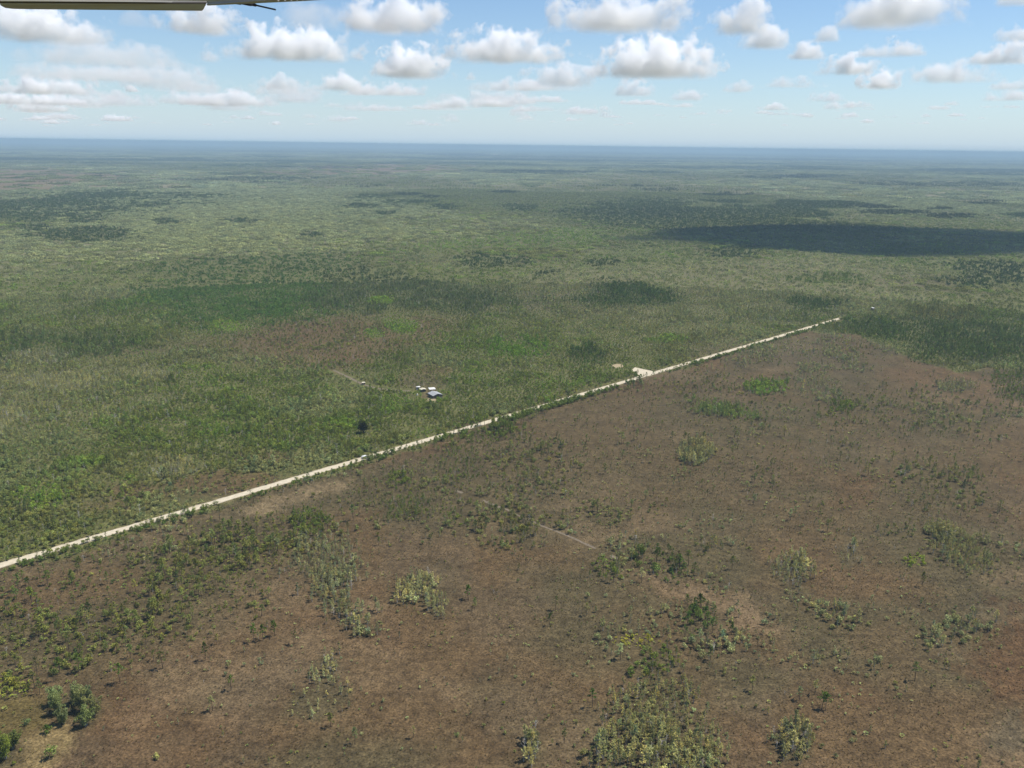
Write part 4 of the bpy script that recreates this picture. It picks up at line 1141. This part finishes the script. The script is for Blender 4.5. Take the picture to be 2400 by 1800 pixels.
for i, (cx, by, wp, hp, mt, lab) in enumerate([
    (90, 103, 330, 85, 'thick', 'broad white cloud just below the aircraft wing at far left'),
    (480, 84, 215, 66, 'thick', 'white cloud with a domed top below the static wicks'),
    (330, 66, 90, 36, 'thin', 'faint grey wisp below the middle of the wing flap'),
    (690, 145, 330, 85, 'thick', 'ragged grey-white cloud left of the top centre'),
    (730, 72, 190, 60, 'thin', 'thin veil of cloud above the ragged one left of centre'),
    (495, 148, 75, 42, 'mid', 'small cloud at the left foot of the ragged one'),
    (250, 160, 390, 56, 'thin', 'wide hazy cloud bank in the upper left sky'),
    (220, 192, 390, 36, 'thin', 'long low hazy cloud under the wide bank at left'),
    (310, 217, 40, 18, 'thick', 'tiny bright cloud alone low in the left sky'),
    (650, 212, 120, 36, 'mid', 'bright torn streak of cloud low in the sky left of centre'),
    (800, 215, 170, 44, 'mid', 'long low cloud right of the torn bright streak'),
    (925, 80, 310, 90, 'thick', 'large white cloud at the top edge left of centre'),
    (960, 186, 200, 78, 'thick', 'heaped white cloud below the large one left of centre'),
    (1178, 150, 330, 82, 'thick', 'long flat based white cloud at the centre of the sky'),
    (1460, 78, 390, 98, 'thick', 'large heaped cloud at the top edge right of centre'),
    (1540, 186, 335, 98, 'thick', 'broad heaped cloud below the large one right of centre'),
    (1318, 206, 215, 60, 'mid', 'soft white cloud low beside the centre of the sky'),
    (1480, 228, 105, 40, 'mid', 'small triangular cloud under the broad heaped one'),
    (1105, 190, 40, 24, 'mid', 'tiny bright puff under the long flat based cloud'),
    (1607, 237, 110, 28, 'mid', 'small low cloud under the right end of the broad heaped one'),
    (1738, 86, 155, 84, 'thick', 'tall leaning white cloud near the top, right of centre'),
    (1790, 118, 175, 48, 'thick', 'oblong cloud joined under the tall leaning one'),
    (1936, 100, 86, 32, 'thick', 'small oval cloud right of the oblong one'),
    (1898, 141, 110, 38, 'thick', 'small humped cloud below the small oval one'),
    (2088, 68, 295, 92, 'thick', 'largest cloud at the top right, cut by the top edge'),
    (2088, 135, 145, 42, 'thick', 'oval white cloud below the largest one at top right'),
    (1987, 178, 155, 44, 'thick', 'slanting cloud with upturned right end, right of centre'),
    (2063, 211, 115, 44, 'thick', 'wedge shaped cloud right of and below the slanting one'),
    (1725, 218, 82, 28, 'mid', 'small bright cloud low in the sky right of centre'),
    (1858, 207, 135, 26, 'mid', 'thin flat cloud between the small bright one and the wedge'),
    (1940, 240, 108, 24, 'mid', 'faint low cloud under the thin flat one'),
    (2237, 197, 205, 48, 'mid', 'long rising cloud at the right side'),
    (2360, 153, 170, 44, 'thick', 'cloud climbing to the right picture edge at mid sky'),
    (2390, 99, 120, 36, 'thick', 'small cloud cut by the right picture edge, upper'),
    (2380, 17, 120, 30, 'thick', 'sliver of cloud in the top right corner'),
    (2385, 213, 110, 30, 'mid', 'low cloud touching the right picture edge'),
    (2360, 238, 120, 24, 'mid', 'lowest long cloud touching the right picture edge')]):
    sky_cloud(cx, by, wp, hp, mt, i, lab)
rg = random.Random(31)
for i in range(130):
    left = rg.random() < .66
    cx = rg.uniform(-40, 1500) if left else rg.uniform(1400, 2440); by = 205 + 92 * rg.random() ** .8 if left else rg.uniform(245, 296)
    k = max(.25, (318 - by) / 100.0); w = rg.uniform(70, 210) * k * (1.25 if left else .7)
    sky_cloud(cx, by, w, w * (rg.uniform(.11, .15) if i % 2 else rg.uniform(.17, .24)), 'thin' if (left and i % 3) else 'mid', i, ('flat' if i % 2 else 'puffy') + (' faint' if (left and i % 3) else ' white') + ' little cloud low over the horizon at ' + ('far left' if cx < 500 else 'left of centre' if cx < 1000 else 'centre' if cx < 1500 else 'right of centre' if cx < 2000 else 'far right'), 'small clouds low over the horizon')
# clouds above the picture whose shadows lie on the scrub
def shade_cloud(px, py, W, D, Hh, mat, seed, label, rz=0.0):
    x, y = at(px, py); k = BASE / SUN_D.z
    cloud((x + SUN_D.x * k, y + SUN_D.y * k, BASE), W, D, Hh, rz, mat, seed, label)
shade_cloud(2105, 558, 850, 500, 380, 'shade', 0, 'cloud overhead that throws the broad dark shadow at right', R(6))
shade_cloud(1560, 498, 700, 560, 220, 'thin', 2, 'thin cloud overhead that dims the scrub right of the middle distance')
